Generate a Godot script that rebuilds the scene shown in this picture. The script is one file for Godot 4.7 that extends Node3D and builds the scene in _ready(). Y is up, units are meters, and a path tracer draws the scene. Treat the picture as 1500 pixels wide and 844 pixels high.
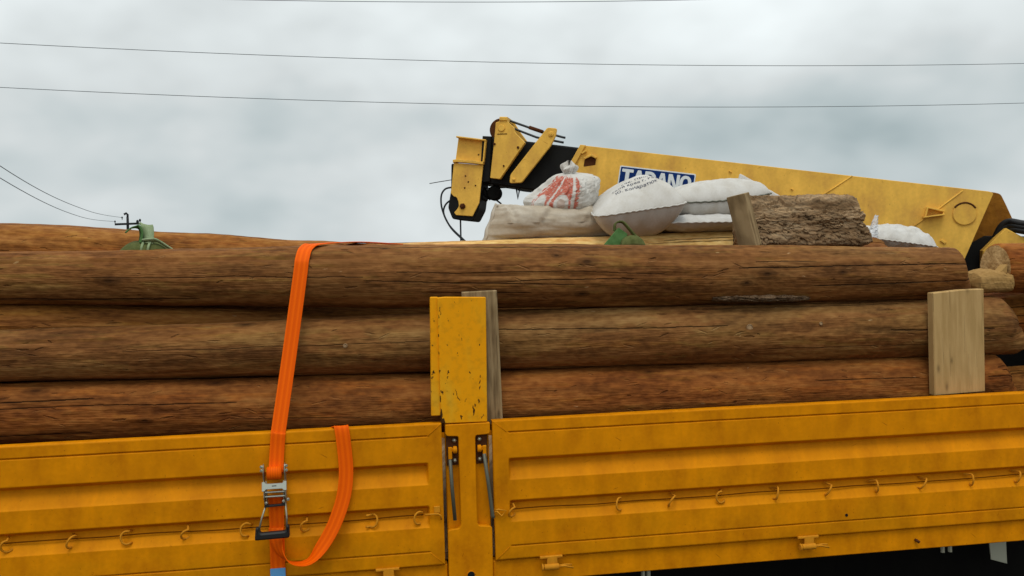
extends Node3D
# A flatbed truck loaded with peeled logs, sacks on top and a crane boom stowed across the load, under an overcast sky.
# x runs along the truck (right = towards the cab), y is up, z = 0 is the outer face of the near drop sides.

# ---------------------------------------------------------------- mesh helpers
class Mesher:
	var st := SurfaceTool.new()
	var group := 0
	func _init():
		st.begin(Mesh.PRIMITIVE_TRIANGLES)
	# adds one closed primitive; turns it inside out when its faces look inwards
	func add(v: PackedVector3Array, uv: PackedVector2Array, c: PackedColorArray, idx: PackedInt32Array, smooth: bool):
		var mid := Vector3.ZERO
		for p in v: mid += p
		mid /= maxi(1, v.size())
		var vol := 0.0
		for i in range(0, idx.size(), 3):
			vol += (v[idx[i]] - mid).dot((v[idx[i + 1]] - mid).cross(v[idx[i + 2]] - mid))
		var order := [0, 1, 2] if vol < 0.0 else [0, 2, 1]
		group += 1
		st.set_smooth_group(group if smooth else -1)
		for i in range(0, idx.size(), 3):
			for k in order:
				var n: int = idx[i + k]
				st.set_color(c[n] if c.size() else Color.WHITE)
				st.set_uv(uv[n] if uv.size() else Vector2(v[n].x + v[n].z * 0.31, v[n].y))
				st.add_vertex(v[n])
	# f(a, b) gives [position, uv, colour]; a, b run 0..1
	func grid(nu: int, nv: int, f: Callable, smooth := true, cap_ends := false, us := PackedFloat32Array()):
		var v := PackedVector3Array(); var uv := PackedVector2Array(); var c := PackedColorArray(); var idx := PackedInt32Array()
		for i in nu + 1:
			var a: float = us[i] if us.size() else float(i) / nu
			for j in nv + 1:
				var r: Array = f.call(a, float(j) / nv)
				v.append(r[0]); uv.append(r[1]); c.append(r[2] if r.size() > 2 else Color.WHITE)
		var w := nv + 1
		for i in nu:
			for j in nv:
				var q := i * w + j
				idx.append_array([q, q + 1, q + w, q + 1, q + w + 1, q + w])
		if cap_ends:
			for e in [0, nu]:
				var m := Vector3.ZERO
				for j in nv: m += v[e * w + j]
				var at := v.size()
				v.append(m / nv); uv.append(uv[e * w]); c.append(c[e * w])
				for j in nv:
					if e == 0: idx.append_array([at, e * w + j + 1, e * w + j])
					else: idx.append_array([at, e * w + j, e * w + j + 1])
		add(v, uv, c, idx, smooth)
	# polygon in x, y pushed from z0 to z1 with bevelled rims
	func prism(poly: PackedVector2Array, z0: float, z1: float, bevel := 0.0, xf := Transform3D.IDENTITY, tint := Color.WHITE):
		if Geometry2D.is_polygon_clockwise(poly): poly.reverse()
		var n := poly.size()
		var small := PackedVector2Array()
		for i in n:
			var p := poly[i]
			var d0 := (p - poly[(i + n - 1) % n]).normalized(); var d1 := (poly[(i + 1) % n] - p).normalized()
			var n0 := Vector2(-d0.y, d0.x); var n1 := Vector2(-d1.y, d1.x)
			var m := (n0 + n1)
			m = m / maxf(0.35, 1.0 + n0.dot(n1))
			small.append(p + m * bevel)
		var v := PackedVector3Array(); var c := PackedColorArray(); var idx := PackedInt32Array()
		var rings := [[small, z0], [poly, z0 + bevel], [poly, z1 - bevel], [small, z1]] if bevel > 0.0 else [[poly, z0], [poly, z1]]
		for r in rings:
			for p in r[0]:
				v.append(xf * Vector3(p.x, p.y, r[1])); c.append(tint)
		for k in rings.size() - 1:
			for i in n:
				var a := k * n + i; var b := k * n + (i + 1) % n
				idx.append_array([a, b, a + n, b, b + n, a + n])
		var tri := Geometry2D.triangulate_polygon(small)
		if tri.is_empty(): tri = Geometry2D.triangulate_polygon(poly)
		var top := (rings.size() - 1) * n
		for t in range(0, tri.size(), 3):
			var a := small[tri[t]]; var b := small[tri[t + 1]]; var e := small[tri[t + 2]]
			var ccw := (b - a).cross(e - a) > 0.0
			var o := [tri[t], tri[t + 1], tri[t + 2]] if ccw else [tri[t], tri[t + 2], tri[t + 1]]
			idx.append_array([o[2], o[1], o[0], top + o[0], top + o[1], top + o[2]])
		add(v, PackedVector2Array(), c, idx, false)
	func box(at: Vector3, size: Vector3, bevel := 0.0, turn := Basis.IDENTITY, tint := Color.WHITE):
		var h := size / 2.0
		prism(PackedVector2Array([Vector2(-h.x, -h.y), Vector2(h.x, -h.y), Vector2(h.x, h.y), Vector2(-h.x, h.y)]), -h.z, h.z, bevel, Transform3D(turn, at), tint)
	# closed cross-section carried along a path; sides gives the direction of the section's x
	func sweep(path: Array, cross: PackedVector2Array, sides: Array = [], smooth := true, scales: Array = [], tint := Color.WHITE):
		var n := cross.size(); var m := path.size()
		var v := PackedVector3Array(); var uv := PackedVector2Array(); var c := PackedColorArray(); var idx := PackedInt32Array()
		var side := Vector3.ZERO; var run := 0.0
		for i in m:
			var p: Vector3 = path[i]
			var t: Vector3 = ((path[mini(i + 1, m - 1)] as Vector3) - (path[maxi(i - 1, 0)] as Vector3)).normalized()
			if i: run += p.distance_to(path[i - 1])
			if sides.size(): side = sides[mini(i, sides.size() - 1)]
			elif i == 0: side = Vector3.UP.cross(t) if absf(t.y) < 0.9 else Vector3.RIGHT
			side = (side - t * side.dot(t)).normalized()
			var nor := t.cross(side)
			var s: float = scales[i] if scales.size() else 1.0
			for j in n + 1:
				var q := cross[j % n] * s
				v.append(p + side * q.x + nor * q.y); uv.append(Vector2(run, float(j) / n)); c.append(tint)
		for i in m - 1:
			for j in n:
				var q := i * (n + 1) + j
				idx.append_array([q, q + 1, q + n + 1, q + 1, q + n + 2, q + n + 1])
		for e in [0, m - 1]:
			var at := v.size()
			v.append(path[e]); uv.append(Vector2.ZERO); c.append(tint)
			for j in n:
				var q: int = e * (n + 1) + j
				if e == 0: idx.append_array([at, q + 1, q])
				else: idx.append_array([at, q, q + 1])
		add(v, uv, c, idx, smooth)
	func tube(path: Array, r: float, n := 8, scales: Array = []):
		var cr := PackedVector2Array()
		for i in n: cr.append(Vector2.from_angle(TAU * i / n) * r)
		sweep(path, cr, [], true, scales)
	# cylinder along an axis, rim bevelled
	func disc(at: Vector3, axis: Vector3, r: float, h: float, n := 24, bevel := 0.002):
		var cr := PackedVector2Array()
		for i in n: cr.append(Vector2.from_angle(TAU * i / n) * r)
		var z := axis.normalized(); var x := (Vector3.UP.cross(z) if absf(z.y) < 0.9 else Vector3.RIGHT).normalized()
		prism(cr, -h / 2, h / 2, minf(bevel, minf(r, h) * 0.3), Transform3D(Basis(x, z.cross(x), z), at))
	func ball(at: Vector3, size: Vector3, n := 12):
		grid(n, n * 2, func(a, b):
			var p := Vector3(sin(a * PI) * cos(b * TAU), cos(a * PI), sin(a * PI) * sin(b * TAU))
			return [at + p * size, Vector2(b, a)])

func V2(a: Array) -> PackedVector2Array:
	var p := PackedVector2Array()
	for i in range(0, a.size(), 2): p.append(Vector2(a[i], a[i + 1]))
	return p
func round_poly(poly: PackedVector2Array, r: float, n := 4) -> PackedVector2Array:
	var out := PackedVector2Array(); var m := poly.size()
	for i in m:
		var p := poly[i]; var a := poly[(i + m - 1) % m]; var b := poly[(i + 1) % m]
		var k := minf(r, minf(p.distance_to(a), p.distance_to(b)) * 0.45)
		var s := p + (a - p).normalized() * k; var e := p + (b - p).normalized() * k
		for j in n + 1:
			var t := float(j) / n
			out.append(s.lerp(p, t).lerp(p.lerp(e, t), t))
	return out
func smooth_path(pts: Array, n := 8) -> Array:
	var out := []
	for i in pts.size() - 1:
		var a: Vector3 = pts[maxi(i - 1, 0)]; var b: Vector3 = pts[i]; var c: Vector3 = pts[i + 1]; var d: Vector3 = pts[mini(i + 2, pts.size() - 1)]
		for j in n: out.append(b.cubic_interpolate(c, a, d, float(j) / n))
	out.append(pts[-1])
	return out

# ---------------------------------------------------------------- naming helpers
func numbered(parent: Node, called: String) -> String:
	if not parent.has_node(called): return called
	var k := 1
	while parent.has_node("%s_%03d" % [called, k]): k += 1
	return "%s_%03d" % [called, k]
func obj(called: String, m: Mesher, mat: Material, parent: Node = self) -> MeshInstance3D:
	var o := MeshInstance3D.new()
	o.name = numbered(parent, called)
	m.st.generate_normals()
	if mat is BaseMaterial3D and mat.normal_enabled: m.st.generate_tangents()
	o.mesh = m.st.commit()
	o.material_override = mat
	parent.add_child(o, true)
	return o
func tag(o: Node, label: String, category: String, group := "") -> Node:
	o.set_meta("label", label); o.set_meta("category", category)
	if group: o.set_meta("group", group)
	return o
func thing(called: String, label: String, category: String, at := Vector3.ZERO, turn := 0.0, group := "") -> Node3D:
	var o := Node3D.new(); o.name = numbered(self, called); add_child(o, true)
	o.position = at; o.rotation.y = turn
	tag(o, label, category, group)
	return o
func clone(src: MeshInstance3D, at: Vector3, turn := Basis.IDENTITY, parent: Node = null) -> MeshInstance3D:
	var o: MeshInstance3D = src.duplicate()
	var p: Node = parent if parent else src.get_parent()
	o.name = numbered(p, String(src.name)); p.add_child(o, true)
	o.transform = Transform3D(turn, at)
	return o

# ---------------------------------------------------------------- textures and materials
func noise(seed_: int, freq: float, octaves := 3, type := FastNoiseLite.TYPE_SIMPLEX_SMOOTH) -> FastNoiseLite:
	var n := FastNoiseLite.new()
	n.seed = seed_; n.frequency = freq; n.noise_type = type
	n.fractal_type = FastNoiseLite.FRACTAL_FBM; n.fractal_octaves = octaves
	return n
# grey noise w x h made at a smaller size and stretched: long grain
func stretched(seed_: int, freq: float, w: int, h: int, sx: int, sy: int, oct := 3) -> PackedByteArray:
	var im := noise(seed_, freq, oct).get_seamless_image(w / sx, h / sy, false, false, 0.12, true)
	im.resize(w, h, Image.INTERPOLATE_CUBIC); im.convert(Image.FORMAT_L8)
	return im.get_data()
func tex(im: Image) -> ImageTexture:
	im.generate_mipmaps()
	return ImageTexture.create_from_image(im)
func S(x: float) -> int: return clampi(int(x * 255.0), 0, 255)
func col8(c: Color) -> Array: return [S(c.r), S(c.g), S(c.b)]
# a stroke that mixes a colour into an image and moves its height
func stroke(im: Image, hm: Image, a: Vector2, b: Vector2, wide: float, c: Color, mixed: float, dh: float):
	var n := int(a.distance_to(b)) + 1; var w := im.get_width(); var h := im.get_height()
	for i in n:
		var t := float(i) / n
		var p := a.lerp(b, t); var k := wide * (0.35 + 0.65 * sin(PI * t))
		for dy in range(-int(k) - 1, int(k) + 2):
			var f := clampf(k + 0.5 - absf(dy), 0.0, 1.0)
			if f <= 0.0: continue
			var x := posmod(int(p.x), w); var y := posmod(int(p.y) + dy, h)
			im.set_pixel(x, y, im.get_pixel(x, y).lerp(c, f * mixed))
			if hm: hm.set_pixel(x, y, Color.from_hsv(0, 0, clampf(hm.get_pixel(x, y).r + dh * f, 0, 1)))
# peeled log surface: long grain, dark film, drying cracks, knots and the nicks of a drawknife
func log_maps(seed_: int, dark: Color, mid: Color, light: Color, chips: int) -> Array:
	var w := 2048; var h := 512
	var g1 := stretched(seed_, 0.03, w, h, 12, 1, 4); var g2 := stretched(seed_ + 1, 0.02, w, h, 5, 1, 5)
	var bl := stretched(seed_ + 2, 0.03, w, h, 10, 4, 4); var fl := stretched(seed_ + 3, 0.1, w, h, 3, 2, 3); var fb := stretched(seed_ + 4, 0.20, w, h, 12, 1, 2)
	var d := PackedByteArray(); d.resize(w * h * 3); var hd := PackedByteArray(); hd.resize(w * h)
	for i in w * h:
		var g: float = (g1[i] * 0.55 + g2[i] * 0.45) / 255.0
		var b: float = bl[i] / 255.0
		var t := clampf((g - 0.5) * 0.72 + (b - 0.5) * 0.75 + (fl[i] / 255.0 - 0.5) * 0.6 + (fb[i] / 255.0 - 0.5) * 0.36 + 0.5, 0.0, 1.0)
		var c := dark.lerp(mid, t * 2.0) if t < 0.5 else mid.lerp(light, t * 2.0 - 1.0)
		d[i * 3] = int(c.r * 255.0); d[i * 3 + 1] = int(c.g * 255.0); d[i * 3 + 2] = int(c.b * 255.0)
		hd[i] = clampi(int((0.5 + (g - 0.5) * 0.45 + (fl[i] / 255.0 - 0.5) * 0.25 + (fb[i] / 255.0 - 0.5) * 0.18) * 255.0), 0, 255)
	var im := Image.create_from_data(w, h, false, Image.FORMAT_RGB8, d); var hm := Image.create_from_data(w, h, false, Image.FORMAT_L8, hd)
	var rng := RandomNumberGenerator.new(); rng.seed = seed_ * 77 + 5
	for k in 16:    # knots: a dark eye in swirling grain
		var c := Vector2(rng.randf() * w, rng.randf() * h); var r := rng.randf_range(5, 12)
		for dy in range(-40, 41):
			for dx in range(-70, 71):
				var q := Vector2(dx / 1.7, dy).length() / r
				if q > 3.4: continue
				var f := exp(-q * q * 0.9) * 0.75 + 0.22 * maxf(0.0, 1.0 - q / 3.4) * (0.5 + 0.5 * sin(q * 7.0))
				var x := posmod(int(c.x) + dx, w); var y := posmod(int(c.y) + dy, h)
				im.set_pixel(x, y, im.get_pixel(x, y).lerp(dark.darkened(0.35), clampf(f, 0, 1)))
				hm.set_pixel(x, y, Color.from_hsv(0, 0, clampf(hm.get_pixel(x, y).r + 0.2 * exp(-q * q * 0.4) - 0.25 * exp(-q * q * 6.0), 0, 1)))
	for k in chips:  # nicks
		var a := Vector2(rng.randf() * w, rng.randf() * h); var l := rng.randf_range(6, 30); var an := rng.randf_range(-0.7, 0.7)
		var e := a + Vector2(cos(an), sin(an) * 0.8) * l
		var bright := rng.randf() < 0.55
		stroke(im, hm, a, e, rng.randf_range(0.6, 2.6), light.lightened(0.10) if bright else dark.darkened(0.25), rng.randf_range(0.2, 0.55), 0.1 if bright else -0.3)
		if bright: stroke(im, hm, a + Vector2(1, 3), e + Vector2(2, 3), 0.8, dark.darkened(0.35), 0.35, -0.3)
	for k in 20:    # drying cracks along the grain, coloured dark for the shade in their depth
		var p := Vector2(rng.randf() * w, rng.randf() * h); var wide := rng.randf_range(0.4, 1.5)
		for s in rng.randi_range(3, 14):
			var q := p + Vector2(rng.randf_range(25, 60), rng.randf_range(-2.5, 2.5))
			stroke(im, hm, p, q + Vector2(4, 0), wide, dark.darkened(0.62), 0.85, -0.55)
			p = q
	for k in 26:    # small pale scuffs
		var a := Vector2(rng.randf() * w, rng.randf() * h)
		stroke(im, hm, a, a + Vector2(rng.randf_range(2, 12), rng.randf_range(-3, 3)), rng.randf_range(0.5, 1.6), Color(0.8, 0.72, 0.6), 0.6, 0.05)
	return [tex(im), tex(hm)]
# pale multiplier for paint: mottles, runs, specks and scratches
func wear_map(seed_: int, depth: float, specks: int) -> ImageTexture:
	var s := 1024
	var a := stretched(seed_, 0.008, s, s, 1, 2, 5); var b := stretched(seed_ + 1, 0.03, s, s, 1, 8, 4); var e := stretched(seed_ + 2, 0.05, s, s, 1, 1, 4)
	var d := PackedByteArray(); d.resize(s * s * 3)
	for i in s * s:
		var t: float = ((a[i] - 128) * 0.9 + (b[i] - 128) * 0.22 + (e[i] - 128) * 0.3) / 255.0 * depth
		var k := clampf(0.9 + t, 0.0, 1.0)
		d[i * 3] = int(k * 255.0); d[i * 3 + 1] = int(clampf(k - maxf(0.0, -t) * 0.35, 0, 1) * 250.0); d[i * 3 + 2] = int(clampf(k + maxf(0.0, -t) * 0.6, 0, 1) * 240.0)
	var im := Image.create_from_data(s, s, false, Image.FORMAT_RGB8, d)
	var rng := RandomNumberGenerator.new(); rng.seed = seed_
	for k in specks:
		var p := Vector2(rng.randf() * s, rng.randf() * s)
		var l := rng.randf_range(0.5, 5) if rng.randf() < 0.94 else rng.randf_range(8, 30)
		stroke(im, null, p, p + Vector2.from_angle(rng.randf() * TAU) * l, rng.randf_range(0.3, 1.3), Color(0.36, 0.25, 0.2), rng.randf_range(0.15, 0.6), 0.0)
	return tex(im)
func mat(c: Color, rough := 0.7, metal := 0.0) -> StandardMaterial3D:
	var m := StandardMaterial3D.new(); m.albedo_color = c; m.roughness = rough; m.metallic = metal
	return m
func mapped(c: Color, rough: float, color_map: Texture2D, height_map: Texture2D, depth_cm: float, tri := 0.0) -> StandardMaterial3D:
	var m := mat(c, rough)
	m.albedo_texture = color_map
	if height_map:
		m.heightmap_enabled = true; m.heightmap_texture = height_map; m.heightmap_scale = depth_cm
	if tri > 0.0:
		m.uv1_triplanar = true; m.uv1_scale = Vector3.ONE * tri
	m.vertex_color_use_as_albedo = true
	m.metallic_specular = 0.2
	return m
var M := {}

func make_materials():
	var l1 := log_maps(11, Color(0.36, 0.245, 0.14), Color(0.50, 0.355, 0.21), Color(0.60, 0.455, 0.285), 230)
	var l2 := log_maps(40, Color(0.40, 0.24, 0.115), Color(0.555, 0.355, 0.175), Color(0.66, 0.46, 0.245), 260)
	M.log_brown = mapped(Color.WHITE, 0.78, l1[0], l1[1], 0.9)
	M.log_orange = mapped(Color.WHITE, 0.78, l2[0], l2[1], 1.0)
	var wear := wear_map(3, 0.17, 300)
	var fine := NoiseTexture2D.new(); fine.width = 512; fine.height = 512; fine.seamless = true; fine.noise = noise(8, 0.02, 4)
	M.paint = mapped(Color(0.92, 0.585, 0.0), 0.6, wear, fine, 0.12, 1.0)
	M.hook_paint = mapped(Color(0.88, 0.60, 0.15), 0.6, wear, null, 0.0, 2.0)
	M.boom_paint = mapped(Color(1.0, 0.805, 0.38), 0.48, wear, fine, 0.12, 0.9)
	M.shaded_boom = mapped(Color(0.60, 0.40, 0.13), 0.7, wear, fine, 0.2, 2.0)  # boom paint browned for rust and darkened for the shade inside the boom
	M.black = mapped(Color(0.13, 0.135, 0.14), 0.55, wear, fine, 0.05, 1.3)
	M.rust = mapped(Color(0.36, 0.22, 0.13), 0.85, wear, fine, 0.2, 3.0)
	M.brown_rod = mat(Color(0.40, 0.22, 0.03), 0.9); M.brown_rod.metallic_specular = 0.05
	M.grey_paint = mat(Color(0.72, 0.73, 0.66), 0.6)
	M.steel = mat(Color(0.72, 0.73, 0.68), 0.35, 0.85)
	M.zinc = mapped(Color(0.66, 0.66, 0.6), 0.42, wear, null, 0.0, 4.0); M.zinc.metallic = 0.75
	M.rod = mat(Color(0.36, 0.36, 0.31), 0.5, 0.4)
	M.rubber = mat(Color(0.045, 0.045, 0.048), 0.6)
	M.hose = mat(Color(0.10, 0.13, 0.15), 0.5)
	M.wire = mat(Color(0.33, 0.36, 0.38), 0.7)
	M.dark_wood = mat(Color(0.12, 0.13, 0.14), 0.9)
	M.chassis = mapped(Color(0.085, 0.085, 0.085), 0.9, wear, null, 0.0, 1.0)
	M.orange = mapped(Color(0.96, 0.395, 0.0), 0.62, weave_image(Color(1, 1, 1), Color(0.93, 0.88, 0.86), 6), null, 0.0); M.orange.uv1_scale = Vector3(20, 1, 1)
	M.blue = mat(Color(0.36, 0.62, 0.84), 0.6)
	M.sign_blue = mapped(Color(0.07, 0.22, 0.5), 0.4, wear, null, 0.0, 2.0)
	M.sign_white = mat(Color(0.86, 0.89, 0.9), 0.5)
	var weave := weave_image(Color(1, 1, 1), Color(0.2, 0.2, 0.2), 2)
	M.sack = mapped(Color.WHITE, 0.72, blotch_map(21, Color(0.80, 0.79, 0.77), Color(0.64, 0.60, 0.54), 0.35), fine, 0.02, 4.0)
	M.dirty_sack = mapped(Color.WHITE, 0.8, blotch_map(31, Color(0.74, 0.70, 0.64), Color(0.60, 0.545, 0.47), 0.5), fine, 0.03, 3.0)
	M.ink = mat(Color(0.20, 0.22, 0.30), 0.9)
	M.green = mapped(Color(0.32, 0.46, 0.27), 0.8, blotch_map(51, Color(1, 1, 1), Color(0.66, 0.72, 0.62), 0.6), fine, 0.05, 9.0)
	M.olive = mapped(Color(0.38, 0.40, 0.24), 0.85, blotch_map(52, Color(1, 1, 1), Color(0.6, 0.66, 0.55), 0.6), fine, 0.05, 9.0)
	M.pale_green = mapped(Color(0.60, 0.66, 0.52), 0.85, blotch_map(53, Color(1, 1, 1), Color(0.75, 0.8, 0.7), 0.6), fine, 0.05, 9.0)
	var pine := plank_maps(61, Color(0.70, 0.60, 0.43), Color(0.76, 0.66, 0.49))
	M.pine = mapped(Color(0.98, 0.93, 0.85), 0.75, pine[0], pine[1], 0.25)
	M.pine.uv1_scale = Vector3(2.2, 1.4, 1)
	var l3 := log_maps(70, Color(0.66, 0.48, 0.27), Color(0.84, 0.69, 0.45), Color(0.93, 0.82, 0.60), 60)
	M.fresh = mapped(Color.WHITE, 0.7, l3[0], l3[1], 0.3)
	var grey := plank_maps(65, Color(0.46, 0.38, 0.27), Color(0.63, 0.54, 0.40))
	M.grey_wood = mapped(Color.WHITE, 0.85, grey[0], grey[1], 0.35); M.grey_wood.uv1_scale = Vector3(2.6, 1.6, 1)
	var old := plank_maps(69, Color(0.49, 0.385, 0.275), Color(0.70, 0.585, 0.45))
	M.old_wood = mapped(Color.WHITE, 0.9, old[0], old[1], 0.5)
	M.old_pale = mapped(Color.WHITE, 0.9, old[0], old[1], 0.4); M.old_pale.albedo_texture = pine[0]
	M.cut = mapped(Color(0.80, 0.66, 0.46), 0.85, blotch_map(71, Color(1, 1, 1), Color(0.62, 0.55, 0.45), 0.5), fine, 0.5, 3.0)
	M.chipped = mapped(Color.WHITE, 0.5, chip_map(), null, 0.0)
	M.bark = mapped(Color.WHITE, 0.95, blotch_map(81, Color(0.52, 0.43, 0.34), Color(0.33, 0.25, 0.18), 1.0), fine, 0.6, 6.0)
	M.film = mat(Color(0.9, 0.92, 0.95, 0.45), 0.3); M.film.transparency = BaseMaterial3D.TRANSPARENCY_ALPHA
	M.ground = mapped(Color(0.38, 0.35, 0.30), 0.95, blotch_map(91, Color(1, 1, 1), Color(0.72, 0.70, 0.67), 1.0), null, 0.0, 0.021)
	M.grass = mapped(Color(0.34, 0.40, 0.2), 0.95, blotch_map(93, Color(1, 1, 1), Color(0.6, 0.62, 0.5), 1.0), fine, 3.0, 0.2)

func weave_image(a: Color, b: Color, ribs: int) -> ImageTexture:
	var im := Image.create(64, 64, false, Image.FORMAT_RGB8)
	for y in 64:
		for x in 64:
			var t := 0.5 + 0.5 * cos(TAU * ribs * y / 64.0) * (1.0 if ribs > 2 else cos(TAU * 8 * x / 64.0))
			if ribs <= 2: t = 0.5 + 0.5 * cos(TAU * 8 * y / 64.0) * cos(TAU * 8 * x / 64.0)
			im.set_pixel(x, y, b.lerp(a, t))
	return tex(im)
func blotch_map(seed_: int, a: Color, b: Color, amount: float) -> ImageTexture:
	var s := 512
	var im := noise(seed_, 0.006, 5).get_seamless_image(s, s); im.convert(Image.FORMAT_L8)
	var im2 := noise(seed_ + 1, 0.04, 4).get_seamless_image(s, s); im2.convert(Image.FORMAT_L8)
	var p := im.get_data(); var q := im2.get_data(); var d := PackedByteArray(); d.resize(s * s * 3)
	for i in s * s:
		var c := a.lerp(b, clampf(((p[i] * 0.65 + q[i] * 0.35) / 255.0 - 0.32) * 2.2, 0, 1) * amount)
		d[i * 3] = int(c.r * 255); d[i * 3 + 1] = int(c.g * 255); d[i * 3 + 2] = int(c.b * 255)
	return tex(Image.create_from_data(s, s, false, Image.FORMAT_RGB8, d))
# sawn board, grain along v
func plank_maps(seed_: int, dark: Color, light: Color) -> Array:
	var s := 512
	var g := stretched(seed_, 0.05, s, s, 1, 16, 4); var f := stretched(seed_ + 1, 0.02, s, s, 1, 3, 5)
	var im := Image.create(s, s, false, Image.FORMAT_RGB8); var hm := Image.create(s, s, false, Image.FORMAT_L8)
	for y in s:
		for x in s:
			var i := y * s + x
			var t := clampf((g[i] / 255.0 - 0.5) * 1.3 + (f[i] / 255.0 - 0.5) * 1.4 + 0.55, 0, 1)
			im.set_pixel(x, y, dark.lerp(light, t)); hm.set_pixel(x, y, Color.from_hsv(0, 0, clampf(0.3 + 0.4 * g[i] / 255.0 + 0.2 * f[i] / 255.0, 0, 1)))
	var rng := RandomNumberGenerator.new(); rng.seed = seed_
	for k in 9:
		var c := Vector2(rng.randf() * s, rng.randf() * s); var r := rng.randf_range(4, 10)
		for dy in range(-30, 31):
			for dx in range(-14, 15):
				var q := Vector2(dx, dy / 1.5).length() / r
				var e := exp(-q * q) * 0.6
				var x := posmod(int(c.x) + dx, s); var y := posmod(int(c.y) + dy, s)
				im.set_pixel(x, y, im.get_pixel(x, y).lerp(dark.darkened(0.4), e))
	for k in 30:
		var p := Vector2(rng.randf() * s, rng.randf() * s)
		stroke(im, hm, p, p + Vector2(rng.randf_range(-2, 2), rng.randf_range(20, 120)), rng.randf_range(0.3, 0.8), dark.darkened(0.45), 0.5, -0.3)
	return [tex(im), tex(hm)]
# yellow stake: paint flaked off to dark metal, mostly near its foot and along its seam (image x = width, y = height)
func chip_map() -> ImageTexture:
	var w := 256; var h := 640
	var a := stretched(5, 0.035, w, h, 1, 3, 4); var b := stretched(6, 0.006, w, h, 1, 2, 4); var e := stretched(9, 0.02, w, h, 1, 1, 5)
	var im := Image.create(w, h, false, Image.FORMAT_RGB8)
	for y in h:
		for x in w:
			var i := y * w + x; var low := float(y) / h; var u := float(x) / w
			var c := Color(0.93, 0.62, 0.05).lerp(Color(0.88, 0.66, 0.16), clampf((b[i] / 255.0 - 0.45) * 3.0, 0, 1) * (0.35 + 0.5 * smoothstep(0.55, 0.85, low)))
			c = c.lerp(Color(0.70, 0.49, 0.10), clampf((e[i] / 255.0 - 0.5) * 2.0, 0, 1) * 0.4)
			var k: float = a[i] / 255.0 + 0.09 * smoothstep(0.5, 0.95, low) + 0.16 * exp(-pow((u - 0.04) * 16.0, 2)) * (0.45 + 0.55 * low) + 0.05 * exp(-pow((u - 0.97) * 20.0, 2))
			var f := smoothstep(0.88, 0.915, k)
			im.set_pixel(x, y, c.lerp(Color(0.20, 0.12, 0.07), f * 0.9))
	return tex(im)

func make_sky() -> Sky:
	var w := 2048; var h := 1024
	var big := noise(7, 1.5, 4); var small := noise(17, 4.0, 4); var streak := noise(27, 2.2, 3)
	# cloud bodies: azimuth, height, half widths (radians), brightness added
	var blobs := [[-0.34, 0.170, 0.12, 0.075, 0.16], [-0.26, 0.27, 0.25, 0.05, 0.08], [-0.08, 0.125, 0.19, 0.060, -0.34], [-0.18, 0.085, 0.13, 0.035, -0.14], [0.075, 0.085, 0.12, 0.050, -0.22], [0.0, 0.165, 0.20, 0.03, -0.10], [0.04, 0.028, 0.28, 0.026, 0.16], [-0.33, 0.07, 0.12, 0.05, 0.05], [0.60, 0.195, 0.10, 0.028, 0.15], [0.45, 0.15, 0.20, 0.05, -0.14], [0.30, 0.19, 0.10, 0.03, -0.05], [0.2, 0.30, 0.30, 0.07, 0.06]]
	var rng := RandomNumberGenerator.new(); rng.seed = 4
	for k in 70:
		var az := rng.randf_range(0.95, 5.5)
		blobs.append([az if az < PI else az - TAU, rng.randf_range(0.03, 1.0), rng.randf_range(0.1, 0.3), rng.randf_range(0.03, 0.1), rng.randf_range(-0.26, 0.2)])
	var d := PackedFloat32Array(); d.resize(w * h * 3)
	for y in h:
		var el := PI / 2 - PI * (y + 0.5) / h
		var near := []
		for b in blobs:
			if absf(el - b[1]) < b[3] * 3.0: near.append(b)
		for x in w:
			var az := TAU * (x + 0.5) / w - PI
			var L := 0.0
			if el > -0.02:
				var p := Vector3(sin(az) * cos(el), sin(el) * 1.8, -cos(az) * cos(el))
				L = 0.74 + 0.10 * big.get_noise_3dv(p) + 0.13 * small.get_noise_3dv(p * 1.1) + 0.07 * streak.get_noise_3dv(p * 4.0) + 0.45 * maxf(0.0, sin(el) - 0.12)
				for b in near:
					var da: float = wrapf(az - b[0], -PI, PI) / b[2]
					if absf(da) < 3.0:
						var de: float = (el - b[1]) / b[3]
						L += b[4] * exp(-(da * da + de * de) * (0.8 + 0.5 * big.get_noise_3dv(p * 2.0)))
				L = clampf(L, 0.3, 1.3)
			else: L = 0.25
			var blue := clampf((0.72 - L) * 0.36, 0.0, 0.16)
			var i := (y * w + x) * 3
			d[i] = L * (0.91 - blue * 1.1); d[i + 1] = L * 0.975; d[i + 2] = L * (0.985 + blue * 0.3)
	var pm := PanoramaSkyMaterial.new()
	pm.panorama = ImageTexture.create_from_image(Image.create_from_data(w, h, false, Image.FORMAT_RGBF, d.to_byte_array()))
	var s := Sky.new(); s.sky_material = pm
	return s

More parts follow.
